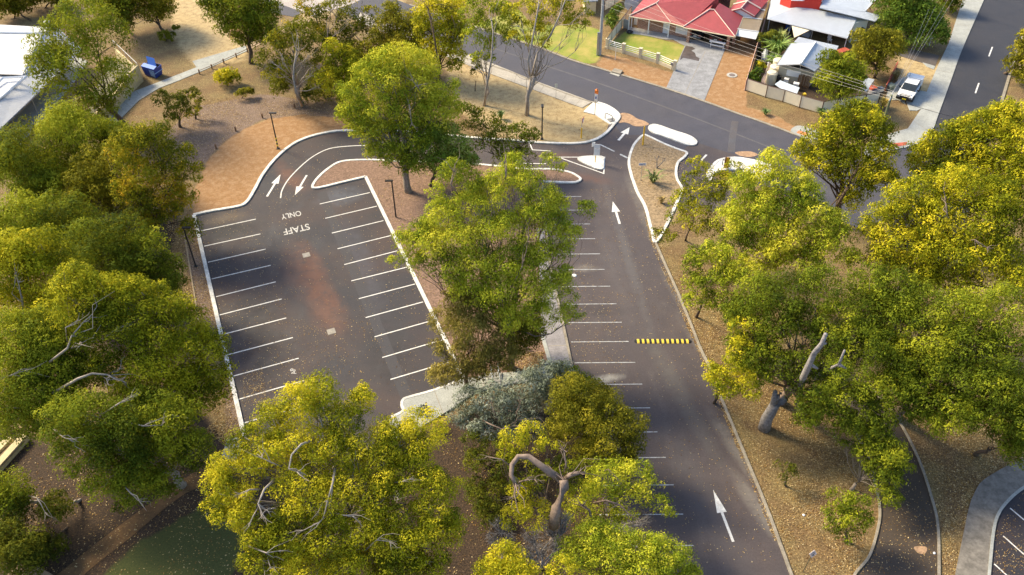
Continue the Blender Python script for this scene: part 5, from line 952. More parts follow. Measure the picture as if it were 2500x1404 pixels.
bar(mb, P3(f1_+crs*.3, se-.1), P3(f2_-crs*.3, se-.1), .04, 4); bar(mb, P3(f3_, se-.1), P3(f3_, sr-.1), .04, 4); mb.build('gable_frame', m_steel, sh)
wn = MB(); wc = c1+(c2_-c1)*.46; fa = math.atan2(crs[1], crs[0]); wn.box(P3(wc, 1.28)-inn*.1, (1.55, .1, .72), fa); wn = wn.build('window', m_whitem, sh)
for s in (-.38, .38): mb = MB(); mb.box(P3(wc, 1.28)+crs*s-inn*.25, (.68, .06, .56), fa); mb.build('pane', m_glass, wn)
# flat annex behind
an = thing('shed_annex', 'low flat roofed annex joined behind the gabled shed', 'annex', G(1990, 125)); q = L((1938, 103, 1.95), (1950, 90, 1.95), (2047.4, 112, 1.95), (2039, 128, 1.95))
MB().slab(q, .08).build('roof', br_, an); mb = MB(); mb.prism([x*.97+sum(q)/4*.03 for x in q], 0, 1.86); mb.build('wall', M('maroon_wall', (.16, .04, .03), .7, .2), an)
# things in the yard
tk = thing('rainwater_tank', 'long cream rainwater tank along the left side of the shed', 'tank', G(1880, 195)); mb = MB()
q0, q1 = G(1881, 203), G(1903, 158); Q = [P3(lerp(q0, q1, t), 0) for t in (0, .5)]
for qq in (lerp(q0, q1, 0), lerp(q0, q1, .33), lerp(q0, q1, .68)): mb.tube([qq, P3(qq, 1.35), P3(qq, 1.5)], [.62, .62, .4], 18)
mb.build('shell', M('tank_cream', (.66, .60, .46), .5, .08), tk, False)
mb = MB(); mb.tube([P3(lerp(q0, q1, .15), 1.5), P3(lerp(q0, q1, .15), 1.62)], .14, 10); mb.build('lid', m_whitem, tk)
pav = struct('garden_path', MB().sheet(L((1856, 200), (1868, 178), (1875, 150), (1888, 145), (1895, 160), (1880, 190), (1868, 206)), .02), M('garden_pavers', (.36, .28, .26), .9, .35, 3, fine=6))
dk = M('yard_blue', (.50, .60, .72), .5, .15)
tag(MB().slab(L((1892, 205, .9), (1905, 196, .9), (1930, 206, .9), (1952, 214, .9), (1945, 230, .75), (1915, 222, .75)), .08).build('workbench_top', dk), 'pale blue sheet laid like a table below the shed window', 'sheet')
for i, (x, y, s, lb) in enumerate(((1917, 208, (.5, .45, .85), 'open topped white box standing left of centre under the shed window'), (1941, 218, (.6, .5, .8), 'white framed box at the right end of the pale blue sheet'), (1899, 206, (.5, .5, 1.1), 'black cabinet against the shed wall left of the window'))):
    clutter('storage_box', lb, 'box', (x, y), s, (m_whitem, m_whitem, m_dark)[i], fa)
pl = thing('timber_stack', 'stack of upright weathered planks leaning on the shed wall', 'timber', G(1955, 215)); rng = np.random.default_rng(3); c = G(1957, 214)
for k in range(11):
    mb = MB(); q = c+crs*(k*.13-.6)+np.array([0, rng.uniform(-.12, .12), 0]); mb.box(P3(q, .75+rng.uniform(-.1, .15)), (.1, .05, 1.5+rng.uniform(-.2, .3)), fa, -.12); mb.build('plank', m_wood, pl)
clutter('bucket', 'yellow bucket just inside the cream fence', 'bucket', (1962, 236), (.35, .35, .4), M('yellow_plastic', (.75, .52, .05), .5, .1), .2)
ls = thing('lean_to', 'small pale lean to roof between the garden tree and the fence corner', 'shelter', G(2105, 225)); q = L((2103, 200, 1.7), (2118, 190, 1.7), (2135, 194, 1.7), (2116, 223, 1.6), (2098, 218, 1.6))
MB().slab(q, .05).build('roof', br_, ls); mb = MB(); wall(mb, G(2094, 238), G(2115, 240), 0, 1.3, .06); mb.build('wall', shw, ls)
for p in (q[0], q[2], q[3]): mb = MB(); bar(mb, P3(p, 0), P3(p, 1.6), .04, 4); mb.build('post', m_steel, ls)
tl = thing('trailer', 'small trailer loaded with red and dark boxes inside the fence corner', 'trailer', G(2125, 228)); c = G(2125, 232)
mb = MB(); mb.box(P3(c, .45), (1.9, 1.1, .12), .5); mb.box(P3(c+[.5, -.45, 0], .62), (1.9, .05, .3), .5); mb.build('bed', m_steel, tl)
for s in (-1, 1): mb = MB(); q = c+np.array([-math.sin(.5), math.cos(.5), 0])*.6*s; n2 = np.array([-math.sin(.5), math.cos(.5), 0])*.08; mb.tube([P3(q-n2, .3), P3(q+n2, .3)], .3, 12); mb.build('wheel', m_black, tl)
clutter('red_tub', 'rusty red tub beside the loaded trailer', 'tub', (2126, 226), (.8, .7, .7), M('rust_red', (.38, .08, .05), .6, .3), .4)
clutter('storage_box', 'dark blue crate on the ground beyond the red tub', 'box', (2148, 224), (.6, .5, .55), M('navy_plastic', (.03, .05, .10), .4, .2), .5)
clutter('storage_box', 'grey green crate beside the front of the utility', 'box', (2172, 218), (.9, .7, .6), M('grey_green', (.16, .20, .18), .6, .2), .5)
clutter('red_boat_cover', 'dark red covered load behind the annex', 'cover', (2055, 133), (1.5, .8, .6), MATS['rust_red'], .5)
bo = thing('upturned_dinghy', 'upturned grey dinghy leaning among the garden beds', 'boat', G(1868, 140)); mb = MB(); q0, q1 = G(1866, 150, .1), G(1870, 118, .9); mb.tube([lerp(q0, q1, t) for t in (0, .2, .5, .8, 1)], [.22, .34, .38, .3, .06], 8); mb.build('hull', M('dinghy_grey', (.36, .40, .42), .5, .15), bo)
for i, (p0, p1) in enumerate((((1858, 150), (1859, 135)), ((1872, 172), (1875, 140)), ((1852, 200), (1857, 168)))):
    q = G(*p0); r = MB(); bar(r, q, P3(G(*p0)+[.05, .05, 0], 1.0), .06, 5); r.box(P3(q, 1.0), (.14, .14, .1)); tag(r.build('garden_post', m_whitem), ('pale garden post left of the dinghy', 'pale garden post at the right of the flagstone path', 'pale garden post among the shrubs near the fence corner')[i], 'post')
# ---------------------------------------------------------------- fences
def panel_fence(label, pts, hts, sheet, frame, name='metal_fence', plinth=True, cap_=True):
    Q = [G(*p) for p in pts]; r = thing(name, label, 'fence', Q[0])
    for i in range(len(Q)-1):
        mb = MB(); wall(mb, Q[i], Q[i+1], .12 if plinth else 0, hts-.03, .05); mb.build('panel', sheet, r)
    for q in Q: mb = MB(); mb.box(P3(q, hts/2), (.10, .10, hts+.04)); mb.build('post', frame, r)
    mb = MB()
    for i in range(len(Q)-1): bar(mb, P3(Q[i], hts), P3(Q[i+1], hts), .045, 4)
    if cap_: mb.build('top_rail', frame, r)
    return r
fa_ = G(2003, 281)-G(1819, 221)
cs_ = corrug('cream_sheet', (.84, .77, .60), 10, math.atan2(fa_[1], fa_[0])+math.pi/2, .55, 0, .06, .01, .86)
fb = M('brown_frame', (.10, .05, .035), .6, .2)
panel_fence('cream corrugated fence with brown posts around the street corner of the shed yard', [(1819.6, 221), (1868.6, 238), (1910.6, 249), (1951, 263), (2003.8, 278), (2038, 271), (2072, 266), (2107, 261), (2141.6, 256)], 1.5, cs_, fb)
pf = M('pink_frame', (.48, .30, .24), .7, .15)
panel_fence('long brown boundary fence between the orange gravel drive and the shed yard', [(1818, 221), (1829, 185), (1840, 148), (1851, 112), (1862, 76), (1873, 40), (1884, 2)], 1.4, M('brown_sheet_dark', (.20, .13, .09), .7, .2), pf)
panel_fence('cream fence running from the power pole back beside the brick house', [(1481, 118), (1492, 102), (1504, 86), (1516, 71), (1526, 58), (1540, 40)], 1.4, cs_, fb)
panel_fence('cream yard fence at the top edge left of the brick house', [(1475, 28), (1500, 12), (1530, -8)], 1.4, cs_, fb)
panel_fence('grey picket fence section behind the strappy garden bed', [(1522, 70), (1535, 74)], 1.3, m_steel, m_steel)
fr_ = thing('front_fence', 'low cream front wall with pillars and white rails before the brick house lawn', 'fence', G(1482, 118)); FP = [G(*p) for p in ((1482, 118), (1521.7, 130), (1562.6, 141.5), (1604.6, 154), (1646, 172))]
mb = MB(); [wall(mb, FP[i], FP[i+1], 0, .42, .16) for i in range(4)]; mb.build('base_wall', m_cream, fr_)
for q in FP: mb = MB(); mb.box(P3(q, .62), (.34, .34, 1.24), hang); mb.box(P3(q, 1.27), (.42, .42, .08), hang); mb.build('pillar', m_cream, fr_)
for i in range(4):
    for z in (.65, .88, 1.12): mb = MB(); bar(mb, P3(FP[i], z), P3(FP[i+1], z), .04, 4); mb.build('rail', m_whitem, fr_)
lb = MB(); q = G(1643, 168); lb.box(P3(q+[-.2, -.2, 0], .75), (.35, .3, .3), hang); lb.box(P3(q+[-.2, -.2, 0], .3), (.08, .08, .6)); tag(lb.build('letterbox', M('grey_box', (.2, .2, .22), .5, .1)), 'grey letterbox at the right end pillar of the low front wall', 'letterbox')
lb = MB(); q = G(2268, 112); lb.box(P3(q, 1.1), (.45, .4, .3), .4); bar(lb, q, P3(q, 1.0), .04); tag(lb.build('letterbox', m_whitem), 'white letterbox on a post beside the bitumen drive', 'letterbox')
rl = thing('red_beam', 'long dark red beam fence lying between the garden tree and dry grass', 'fence', G(2165, 210)); mb = MB(); wall(mb, G(2160, 222), G(2188, 165), 0, .8, .1); mb.build('panel', MATS['rust_red'], rl)
# timber post and rail at the path
pr = thing('post_and_rail_fence', 'dark timber post and rail fence along the upper path', 'fence', G(487, 180)); PR = [G(*p) for p in ((487.6, 181), (518, 168.5), (547, 155), (577.6, 141), (605, 128), (660, 100), (742, 62))]
for q in PR: mb = MB(); mb.tube([q, P3(q, .62)], .085, 8); mb.build('post', m_wood, pr)
for i in range(len(PR)-1): mb = MB(); bar(mb, P3(PR[i], .45), P3(PR[i+1], .45), .035, 6); mb.build('rail', m_wood, pr)
bl = None; bnames = ['lowest at the orange gravel edge by the bronze tree', 'second from the bottom on the orange gravel edge', 'third along the orange gravel edge', 'fourth, straight above the banded light pole', 'last one, by the pale forked trunk']
for k, p in enumerate(((494.6, 403), (528, 363), (576, 320), (641, 288), (720, 264))):
    if bl is None:
        bl = thing('timber_bollard', 'short timber bollard, '+bnames[k], 'bollard', G(*p), 'timber bollards around the orange gravel'); q = G(*p); mb = MB(); mb.tube([q, P3(q, .5), P3(q, .56)], [.09, .09, .06], 8); mb.build('post', m_wood, bl)
    else: dup(bl, G(*p), None, 'short timber bollard, '+bnames[k])
# timber edging left of the staff lot
kerb([(448, 560), (458, 620), (468, 680), (478, 740), (487, 800)], M('timber_edging', (.32, .25, .16), .9, .3, 3), .12, .08, name='timber_edging')
# ---------------------------------------------------------------- school building, wall, skip
sc = thing('school_building', 'white metal roofed school building with a verandah on thin posts', 'building', G(20, 330)); we = max(2.2, min(3.6, HGT((95, 284.6), 246))); print('school eave', we)
wr = corrug('white_roof', (.50, .52, .55), 10, math.atan2(*(lambda d: (d[1], d[0]))(G(99, 220)-G(0, 316)))+math.pi/2, .45, .1, .06, .01, .93)
zr, zm = we+2.3, we+.95
R = MB()
R.slab(L((-90, 403, we), (0, 316, we), (99.3, 220.5, we), (160, 161, we), (83, 150, zm+.1), (56, 184, zm), (-110, 346, zm)), .1)
R.slab(L((-110, 182, zm+.1), (54, 184, zm+.12), (83, 150, zm+.12), (101, 81, zr), (-110, 77, zr)), .1)
R.slab(L((-110, 77, zr), (101, 81, zr), (141, 68, zr-.5), (-110, 54, zr-.6)), .08)
R.slab(L((101, 81, zr-.02), (141, 68, zr-.5), (200, 120, we+.1), (160, 161, we+.02), (83, 150, zm+.08)), .08)
R.build('roof', wr, sc)
mb = MB(); bar(mb, G(-110, 77.5, zr+.05), G(101, 81, zr+.05), .12, 5); bar(mb, G(60, 180, zm+.1), G(83, 151, zm+.15), .09, 5); bar(mb, G(101, 81, zr+.03), G(83, 151, zm+.16), .07, 5); mb.build('ridge_cap', m_whitem, sc)
mb = MB(); bar(mb, G(-60, 181, zm+.16), G(53, 184.5, zm+.16), .09, 4); mb.build('valley_gutter', m_dark, sc)
mb = MB(); dq = L((2, 240, zm-.5), (8, 192, zm+.35), (66, 188, zm+.35), (-60, 200, zm+.4)); mb.slab(L((-112, 184, zm+.02), (58, 186, zm+.02), (-112, 352, zm+.0)), .06); mb.build('dormer_infill', M('lattice_grey', (.42, .45, .50), .5, .1, 5), sc)
mb = MB(); bar(mb, dq[1]+[0, 0, .08], dq[2]+[0, 0, .08], .14, 4); bar(mb, dq[2]+[0, 0, .08], dq[0]+[0, 0, .1], .13, 4); bar(mb, dq[2]+[0, 0, .08], G(-70, 300, we+.55), .09, 4); bar(mb, dq[1]+[0, 0, .08], G(-30, 230, zm+.1), .13, 4); mb.build('dormer_frame', m_whitem, sc)
mb = MB(); bar(mb, G(-90, 404, we-.05), G(160, 162, we-.05), .08, 4); mb.build('gutter', M('slate_gutter', (.10, .12, .15), .5, .1), sc)
for p in ((95, 284.6), (43, 325), (38, 318)): q = G(*p); mb = MB(); bar(mb, q, P3(q, we-.05), .05, 6); mb.build('verandah_post', m_steel, sc)
mb = MB(); d_ = G(99, 220, 0)-G(0, 316, 0); nrm_ = np.array([-d_[1], d_[0], 0])/np.linalg.norm(d_[:2]); a, b = G(-90, 403, 0), G(165, 158, 0); 
g0 = G(-90, 403, we); g1 = G(160, 161, we); wall(mb, P3(g0+nrm_*2.6, 0), P3(g1+nrm_*2.6, 0), 0, we+.4, .2); wall(mb, P3(g1+nrm_*2.6, 0), P3(g1+nrm_*9, 0), 0, we+.1, .2); mb.build('wall', M('school_wall', (.34, .28, .22), .8, .2), sc)
dsh = thing('roof_ventilator', 'round white ventilator on the school ridge', 'ventilator', G(118, 61, zr-.4)); q = G(118, 64, zr-.4); mb = MB(); mb.tube([q, q+[0, 0, .35]], .09, 8); mb.build('stem', m_whitem, dsh)
mb = MB(); mb.tube([q+[0, 0, .32], q+[0, 0, .42], q+[0, 0, .62], q+[0, 0, .74]], [.14, .34, .34, .1], 14); mb.build('dome', m_whitem, dsh, True)
cw = thing('limestone_wall', 'cream limestone wall topped by wire mesh ending beside the blue skip', 'wall', G(348, 200)); LW = M('limestone', (.58, .48, .27), .9, .2, 1.5, bmp=.01, fine=8)
CW = [G(*p) for p in ((348, 198), (322, 224), (238, 318))]; mb = MB(); wall(mb, CW[0], CW[1], 0, 2.1, .3); wall(mb, CW[1], CW[2], 0, 1.7, .3); wall(mb, CW[0], G(288, 140), 0, 1.2, .25)
mb.build('wall', LW, cw)
mb = MB(); 
for k in range(5):
    q = lerp(CW[0], G(288, 140), k/4); bar(mb, P3(q, 1.1), P3(q, 2.3), .03, 4)
bar(mb, P3(CW[0], 2.3), P3(G(288, 140), 2.3), .03, 4); q1_ = G(318, 165, 2.1); bar(mb, q1_, G(296, 186, 1.9), .04, 4); bar(mb, P3(CW[0], 2.2), P3(CW[1], 2.2), .03, 4); mb.build('mesh_frame', m_steel, cw)
struct('court_floor', MB().sheet(L((348, 196), (288, 140), (262, 140), (240, 200), (215, 250), (225, 300), (322, 222)), .02), M('court_ground', (.16, .15, .10), .9, .3, 2, fine=8))
sw = thing('stone_retaining_wall', 'pair of parallel cream stone walls at the lower left edge', 'wall', G(0, 1110))
for (a, b, h) in (((66, 1072), (-30, 1180), .55), ((30, 1078), (-40, 1150), .55)):
    mb = MB(); wall(mb, G(*a), G(*b), 0, h, .5); mb.build('block_course', LW, sw)
mb = MB(); mb.slab(L((32, 1080, .45), (60, 1076, .45), (-10, 1150, .45), (-36, 1145, .45)), .1); mb.build('infill', M('gravel_infill', (.26, .19, .11), .95, .3, 3, fine=10), sw)
# skip bin
sk = thing('skip_bin', 'blue steel skip bin with one lid flipped open beside the path', 'skip bin', G(376, 180)); blu = M('skip_blue', (.018, .05, .30), .45, .35, 2.5); lid = M('skip_lid_blue', (.05, .17, .60), .5, .12, 2)
fz = 1.25; fbl = G(351, 178), G(379, 191), G(397, 179); ftl = G(344, 162, fz), G(375, 171, fz), G(394, 158, fz)
c0, c1, c2 = (np.array(x) for x in (ftl[0], ftl[1], ftl[2])); c3 = c0+c2-c1
bb = [P3(lerp(x, (c0+c2)/2, .16), 0.06) for x in (c0, c1, c2, c3)]
mb = MB(); T4 = [c0, c1, c2, c3]
mb.add([*bb, *T4], [(0, 1, 5, 4), (1, 2, 6, 5), (2, 3, 7, 6), (3, 0, 4, 7), (3, 2, 1, 0)]); inn_ = [lerp(x, (c0+c2)/2, .07) for x in T4]; inb = [P3(lerp(x, (c0+c2)/2, .2), .2) for x in T4]
mb.add([*T4, *inn_], [(0, 1, 5, 4), (1, 2, 6, 5), (2, 3, 7, 6), (3, 0, 4, 7)]); mb.build('body', blu, sk)
mb = MB(); mb.add([*inn_, *inb], [(4, 5, 1, 0), (5, 6, 2, 1), (6, 7, 3, 2), (7, 4, 0, 3), (4, 5, 6, 7)]); mb.build('liner', m_dark, sk)
mid01, mid32 = lerp(c1, c0, 0), lerp(c2, c3, 0)
m1, m2 = lerp(c1, c2, .42), lerp(c0, c3, .42)
mb = MB(); mb.slab([c0+[0, 0, .05], c1+[0, 0, .05], m1+[0, 0, .18], m2+[0, 0, .18]], .04); mb.build('lid', lid, sk)
mb = MB(); l1, l2 = lerp(m2, m1, .35), m1; upv = np.array([-.15, .35, 1.05]); mb.slab([l1+[0, 0, .2], l2+[0, 0, .2], l2+upv, l1+upv], .04); mb.build('lid', lid, sk)
mb = MB(); p0 = lerp(c0, c1, .55); q0_ = lerp(bb[0], bb[1], .5); mb.face(lerp(p0, q0_, .08)+[.03, -.06, 0], lerp(c1, bb[1], .12)+[.0, -.05, 0], lerp(c1, bb[1], .9)+[.0, -.05, 0], lerp(lerp(c0, c1, .62), lerp(bb[0], bb[1], .6), .8)+[.02, -.06, 0]); mb.build('worn_patch', M('worn_blue', (.22, .36, .62), .6, .5, 4), sk)
mb = MB()
for t in (.45,): bar(mb, lerp(c1, bb[1], t)+[.05, -.05, 0], lerp(c2, bb[2], t)+[.08, 0, 0], .06, 4)
mb.build('lift_pocket', M('pocket_blue', (.25, .38, .65), .5, .1), sk)
# ---------------------------------------------------------------- light poles
def lightpole(label, base, top, arm, bands=False):
    h = HGT(base, top); q = G(*base); r = thing('light_pole', label, 'light pole', q, 'black car park light poles'); mb = MB()
    mb.tube([q, P3(q, h)], [.075, .06], 8); mb.box(P3(q, .03), (.3, .3, .06)); mb.build('pole', m_black, r)
    mb = MB(); mb.box(P3(q, h)+np.array([arm[0]*.3, arm[1]*.3, 0]), (abs(arm[0])*.6+.25, abs(arm[1])*.6+.22, .09)); mb.build('lamp_head', m_black, r)
    mb = MB(); mb.box(P3(q, h-.055)+np.array([arm[0]*.35, arm[1]*.35, 0]), (.3, .16, .03)); mb.build('diffuser', M('lamp_diffuser', (.7, .7, .68), .4, .05), r)
    if bands:
        for k in range(3): mb = MB(); mb.tube([P3(q, .35+k*.42), P3(q, .50+k*.42)], .085, 8); mb.build('yellow_band', M('band_yellow', (.80, .65, .05), .5, .05), r)
    return r
lightpole('black light pole with three yellow bands standing in the orange gravel', (679, 363), 276, (.8, 0), True)
lightpole('black light pole in the mulch right of the staff lot bays', (967, 532), 441, (-.8, 0))
lightpole('black light pole on the pale grass, seen edge on, no lamp arm showing', (1323, 340), 261, (0, .7))
lightpole('black light pole left of the staff lot among the bronze leaves', (478, 650), 556, (.8, 0))
# power poles and wires
def woodpole(label, base, h, mat, r0, cross=None):
    q = G(*base); r = thing('power_pole', label, 'power pole', q); mb = MB(); mb.tube([q, P3(q, h)], [r0, r0*.75], 9); mb.build('pole', mat, r)
    if cross is not None:
        mb = MB(); a = np.array([cross[0], cross[1], 0]); mb.tube([P3(q, h-.25)-a, P3(q, h-.25)+a], .07, 4); mb.build('crossarm', m_steel, r)
        for s in (-1, -.4, .4, 1): mb = MB(); c = P3(q, h-.18)+a*s; mb.tube([c, c+[0, 0, .1], c+[0, 0, .16]], [.04, .06, .03], 8); mb.build('insulator', M('insulator_white', (.6, .6, .58), .4, .1), r)
    return r, q
h1 = HGT((1461, 134), 1); wp1, q1 = woodpole('thick grey power pole beside the neighbour lawn', (1464, 134), h1+1.0, M('pole_grey', (.34, .36, .38), .7, .2, 3), .20, (.35, .85))
h2 = HGT((2140, 345), 232); wp2, q2 = woodpole('green stained timber pole at the street corner', (2142, 345), h2, M('pole_green', (.13, .15, .08), .9, .3, 3), .16, (.45, .8)); print('poles', h1, h2)
mb = MB(); c = P3(q1+[-.28, -.1, 0], 1.5); mb.box(c, (.3, .12, 3.0)); mb.build('conduit_cover', m_steel, wp1)
def wire(name, label, a, b, sag, r_, mat, group='overhead wires'):
    mb = MB(); mb.tube([lerp(a, b, t)-[0, 0, sag*4*t*(1-t)] for t in np.linspace(0, 1, 14)], r_, 3); return tag(mb.build(name, mat), label, 'wire', group)
wm = M('wire_pale', (.60, .56, .52), .5, .05)
a1_ = np.array([.35, .85, 0]); a2_ = np.array([.45, .8, 0])
for k, s in enumerate((1, .4, -.4, -1)):
    wire('power_line', ('pale power line, uppermost of the four crossing the brick house drive', 'pale power line, second from the top of the four over the drive', 'pale power line, third from the top of the four over the drive', 'pale power line, lowest of the four over the drive')[k], P3(q1, h1+.95)+a1_*s-[0, 0, .35*k+.0], P3(q2, h2)+a2_*s, .45, .009, wm)
    e = G((2290, 2305, 2330, 2345)[k], -30, 5.6); wire('power_line', ('leftmost of the four pale lines rising from the corner pole beside the highway', 'second from the left of the four lines beside the highway', 'third from the left of the four lines beside the highway', 'rightmost of the four pale lines beside the highway')[k], P3(q2, h2)+a2_*(-1, -.4, .4, 1)[k], e, .3, .009, wm)
wire('black_cable', 'black cable crossing the highway from the corner pole', P3(q2, h2-.3), G(2400, 300, 4.2)+np.array([0, 0, 0]), .25, .022, m_black); wire('black_cable', 'black cable reaching on over the golden gum at the right edge', G(2400, 300, 4.2), G(2620, 392, 5.0), .25, .022, m_black)
# ---------------------------------------------------------------- signs
def facing(base):  # horizontal direction towards the viewer side of the street
    return 0.
def board(mb, c, w_, h_, ang, t=.03): return mb.box(c, (w_, t, h_), ang)
bs = thing('bus_stop_sign', 'orange topped bus stop sign on the white corner ramp', 'sign', G(1452, 280)); q = G(1452, 281); hb = HGT((1452, 281), 222)
mb = MB(); mb.tube([q, P3(q, hb-1.2)], .04, 6); mb.build('post', M('post_tan', (.50, .36, .22), .6, .1), bs)
mb = MB(); board(mb, P3(q, hb-.85)+[.03, 0, 0], .34, 1.0, -.6, .05); mb.build('route_board', m_whitem, bs)
mb = MB(); board(mb, P3(q, hb-.12)+[.05, 0, 0], .42, .5, -.6, .06); mb.tube([P3(q, hb+.1)+[.05, 0, 0], P3(q, hb+.25)+[.05, 0, 0]], [.2, .03], 4); mb.build('sign_head', M('stop_orange', (.85, .22, .03), .5, .05), bs)
mb = MB(); mb.box(P3(q, hb-.8)+[.0, -.06, 0], (.16, .02, .3), -.6); mb.build('bus_symbol', M('symbol_blue', (.05, .10, .35), .5, .05), bs)
def hoop(label, a, b, h, mat):
    p, q_ = G(*a), G(*b); r = thing('hoop_rail', label, 'hoop rail', p); mb = MB()
    mb.tube([p, P3(p, h-.12), P3(lerp(p, q_, .1), h), P3(lerp(p, q_, .9), h), P3(q_, h-.12), q_], .04, 6); mb.build('hoop', mat, r); return r
hoop('dark hoop rail over the drain on the white corner ramp', (1477, 291), (1494, 299), .8, m_black)
hoop('left dark hoop rail beside the wide yellow board on the corner island', (1763, 405), (1769, 410), .8, m_black)
hoop('right hoop rail beside the wide yellow board on the corner island', (1779, 400), (1784, 404), .8, m_steel)
d = thing('drain_grate', 'grey drain grate under the hoop rail', 'drain', G(1493, 296)); q = G(1493, 295); mb = MB(); mb.box((q[0], q[1], .115), (.8, .7, .04), .4); mb.build('frame', m_kerbold, d)
mb = MB(); [mb.box((q[0]+k*.1*math.cos(.4), q[1]+k*.1*math.sin(.4), .14), (.03, .6, .02), .4) for k in range(-3, 4)]; mb.build('grate_bars', m_steel, d)
gw_ = thing('give_way_sign', 'give way triangle on a yellow sleeved post on the pale grass', 'sign', G(1419, 337)); q = G(1419, 337); hg = HGT((1419, 337), 288)
mb = MB(); mb.tube([q, P3(q, 1.25)], .07, 8); mb.build('post_sleeve', m_yellow, gw_); mb = MB(); mb.tube([P3(q, 1.25), P3(q, hg-.1)], .03, 6); mb.build('post', m_steel, gw_)
def tri_plate(mb, c, s, ang, t=.02):
    e = np.array([math.cos(ang), math.sin(ang), 0]); n = np.array([-e[1], e[0], 0])*t; P = [c-e*s/2+[0, 0, s*.43], c+e*s/2+[0, 0, s*.43], c-[0, 0, s*.43]]
    return mb.add([p-n for p in P]+[p+n for p in P], [(0, 1, 2), (5, 4, 3), (0, 3, 4, 1), (1, 4, 5, 2), (2, 5, 3, 0)])
mb = MB(); tri_plate(mb, P3(q, hg-.35)+[.1, 0, 0], .78, 1.15, .012); mb.build('border', M('sign_red', (.60, .03, .03), .5, .05), gw_)
mb = MB(); tri_plate(mb, P3(q, hg-.34)+[.1, 0, 0], .56, 1.15, .016); mb.build('face', m_whitem, gw_)
def ypost(label, base, top, w_=.0, name='yellow_post'):
    q = G(*base); h = HGT(base, top); r = MB()
    if w_: r.box(P3(q, h/2), (w_, .16, h), -.1)
    else: r.tube([q, P3(q, h-.08), P3(q, h)], [.085, .085, .05], 8)
    return tag(r.build(name, m_yellow), label, 'post')
ypost('tall yellow post at the top tip of the right hand island', (1569, 356), 308)
wy = thing('hazard_board', 'wide yellow and brown hazard board on the corner island', 'sign', G(1772, 412)); q = G(1772, 412); h = HGT((1772, 412), 384)
mb = MB(); mb.box(P3(q, h/2), (.5, .06, h), -.1); mb.build('board', M('board_brown', (.25, .13, .06), .6, .1), wy); mb = MB(); mb.box(P3(q+[0, -.05, 0], h/2), (.2, .05, h-.05), -.1); mb.build('stripe', m_yellow, wy)
# left turn signs on the triangle island
ks = thing('keep_left_sign', 'pair of white boards with a black left arrow on the triangle island', 'sign', G(1453, 398)); q = G(1453, 398); hk = HGT((1453, 398), 350)
mb = MB(); mb.tube([q, P3(q, .9)], .045, 6); mb.build('post_sleeve', m_yellow, ks); mb = MB(); mb.tube([P3(q, .9), P3(q, hk-.1)], .035, 6); mb.build('post', m_steel, ks)
for z, hh, nm in ((hk-.32, .48, 'upper_board'), (hk-1.0, .78, 'arrow_board')):
    mb = MB(); board(mb, P3(q+[.1, -.06, 0], z), .62, hh, 0, .025); o = mb.build(nm, m_whitem, ks)
    if nm == 'upper_board':
        for k in (.1, -.02, -.14): mb = MB(); mb.box(P3(q+[.1, -.08, 0], z+k), (.48, .012, .07), 0); mb.build('text_line', M('text_grey', (.18, .20, .24), .6, .1), o)
    else:
        mb = MB(); c = P3(q+[.12, -.085, 0], z+.08); W3 = lambda x, zz: c+[x, 0, zz]
        mb.tube([W3(.13, -.22), W3(.12, -.05), W3(.05, .06), W3(-.06, .10)], .045, 4); mb.add([W3(-.05, .22), W3(-.22, .11), W3(-.05, -.02)], [(0, 1, 2), (2, 1, 0)]); mb.build('arrow', m_black, o)
        mb = MB(); mb.box(P3(q+[.1, -.08, 0], z-.3), (.34, .012, .07), 0); mb.build('text_line', MATS['text_grey'], o)
ms = thing('sign_board', 'small tilted white board behind the black arrow sign', 'sign', G(1448, 380)); q = G(1450, 384); mb = MB(); bar(mb, q, P3(q, 1.6), .03); mb.build('post', m_steel, ms); mb = MB(); board(mb, P3(q+[-.12, 0, 0], 1.55), .36, .5, .3); mb.build('board', m_whitem, ms)
# EXIT sign
ex = thing('exit_sign', 'small white EXIT sign with blue letters on the right hand island', 'sign', G(1564, 443)); q = G(1564, 443); hx = HGT((1564, 443), 398)
mb = MB(); mb.tube([q, P3(q, hx)], .025, 6); mb.build('post', m_steel, ex); mb = MB(); board(mb, P3(q+[0, -.04, 0], hx-.12), .72, .28, 0, .02); pb_ = mb.build('board', m_whitem, ex)
lettering('EXIT', P3(q+[-.30, -.06, 0], 0), P3(q+[.30, -.06, 0], 0), .19, hx-.215, M('exit_blue', (.02, .08, .35), .5, .05), ex, 'lettering', (0, 0, 1))
# parking plate on verge, white posts, diamond sign
sp_ = thing('parking_sign', 'small pale sign on a thin grey post beside the footpath', 'sign', G(1357, 241)); q = G(1357, 241); h = HGT((1357, 241), 205); mb = MB(); bar(mb, q, P3(q, h), .025); mb.build('post', m_steel, sp_); mb = MB(); board(mb, P3(q+[0, -.03, 0], h-.2), .3, .45, 0, .02); mb.build('board', M('sign_back', (.55, .58, .55), .5, .1), sp_)
wv = MB(); q = G(1502, 145); h = HGT((1502, 145), 112); bar(wv, q, P3(q, h), .035); tag(wv.build('marker_post', m_whitem), 'thin white marker post on the orange verge before the front wall', 'post')
wv = MB(); q = G(1499, 122); bar(wv, q, P3(q, .9), .03); wv.box(P3(q, .92), (.12, .12, .08)); tag(wv.build('tap_post', m_whitem), 'white stub post inside the lawn behind the front wall', 'post')
ds = thing('diamond_sign', 'white diamond sign on a leaning thin post at the bottom edge', 'sign', G(1962, 1398)); q = G(1960, 1396); h = HGT((1960, 1396), 1352); mb = MB(); tp = P3(q, h*.95)+[.15, 0, 0]; mb.tube([q, tp], .025, 6); mb.build('post', M('post_dark', (.10, .10, .06), .6, .1), ds)
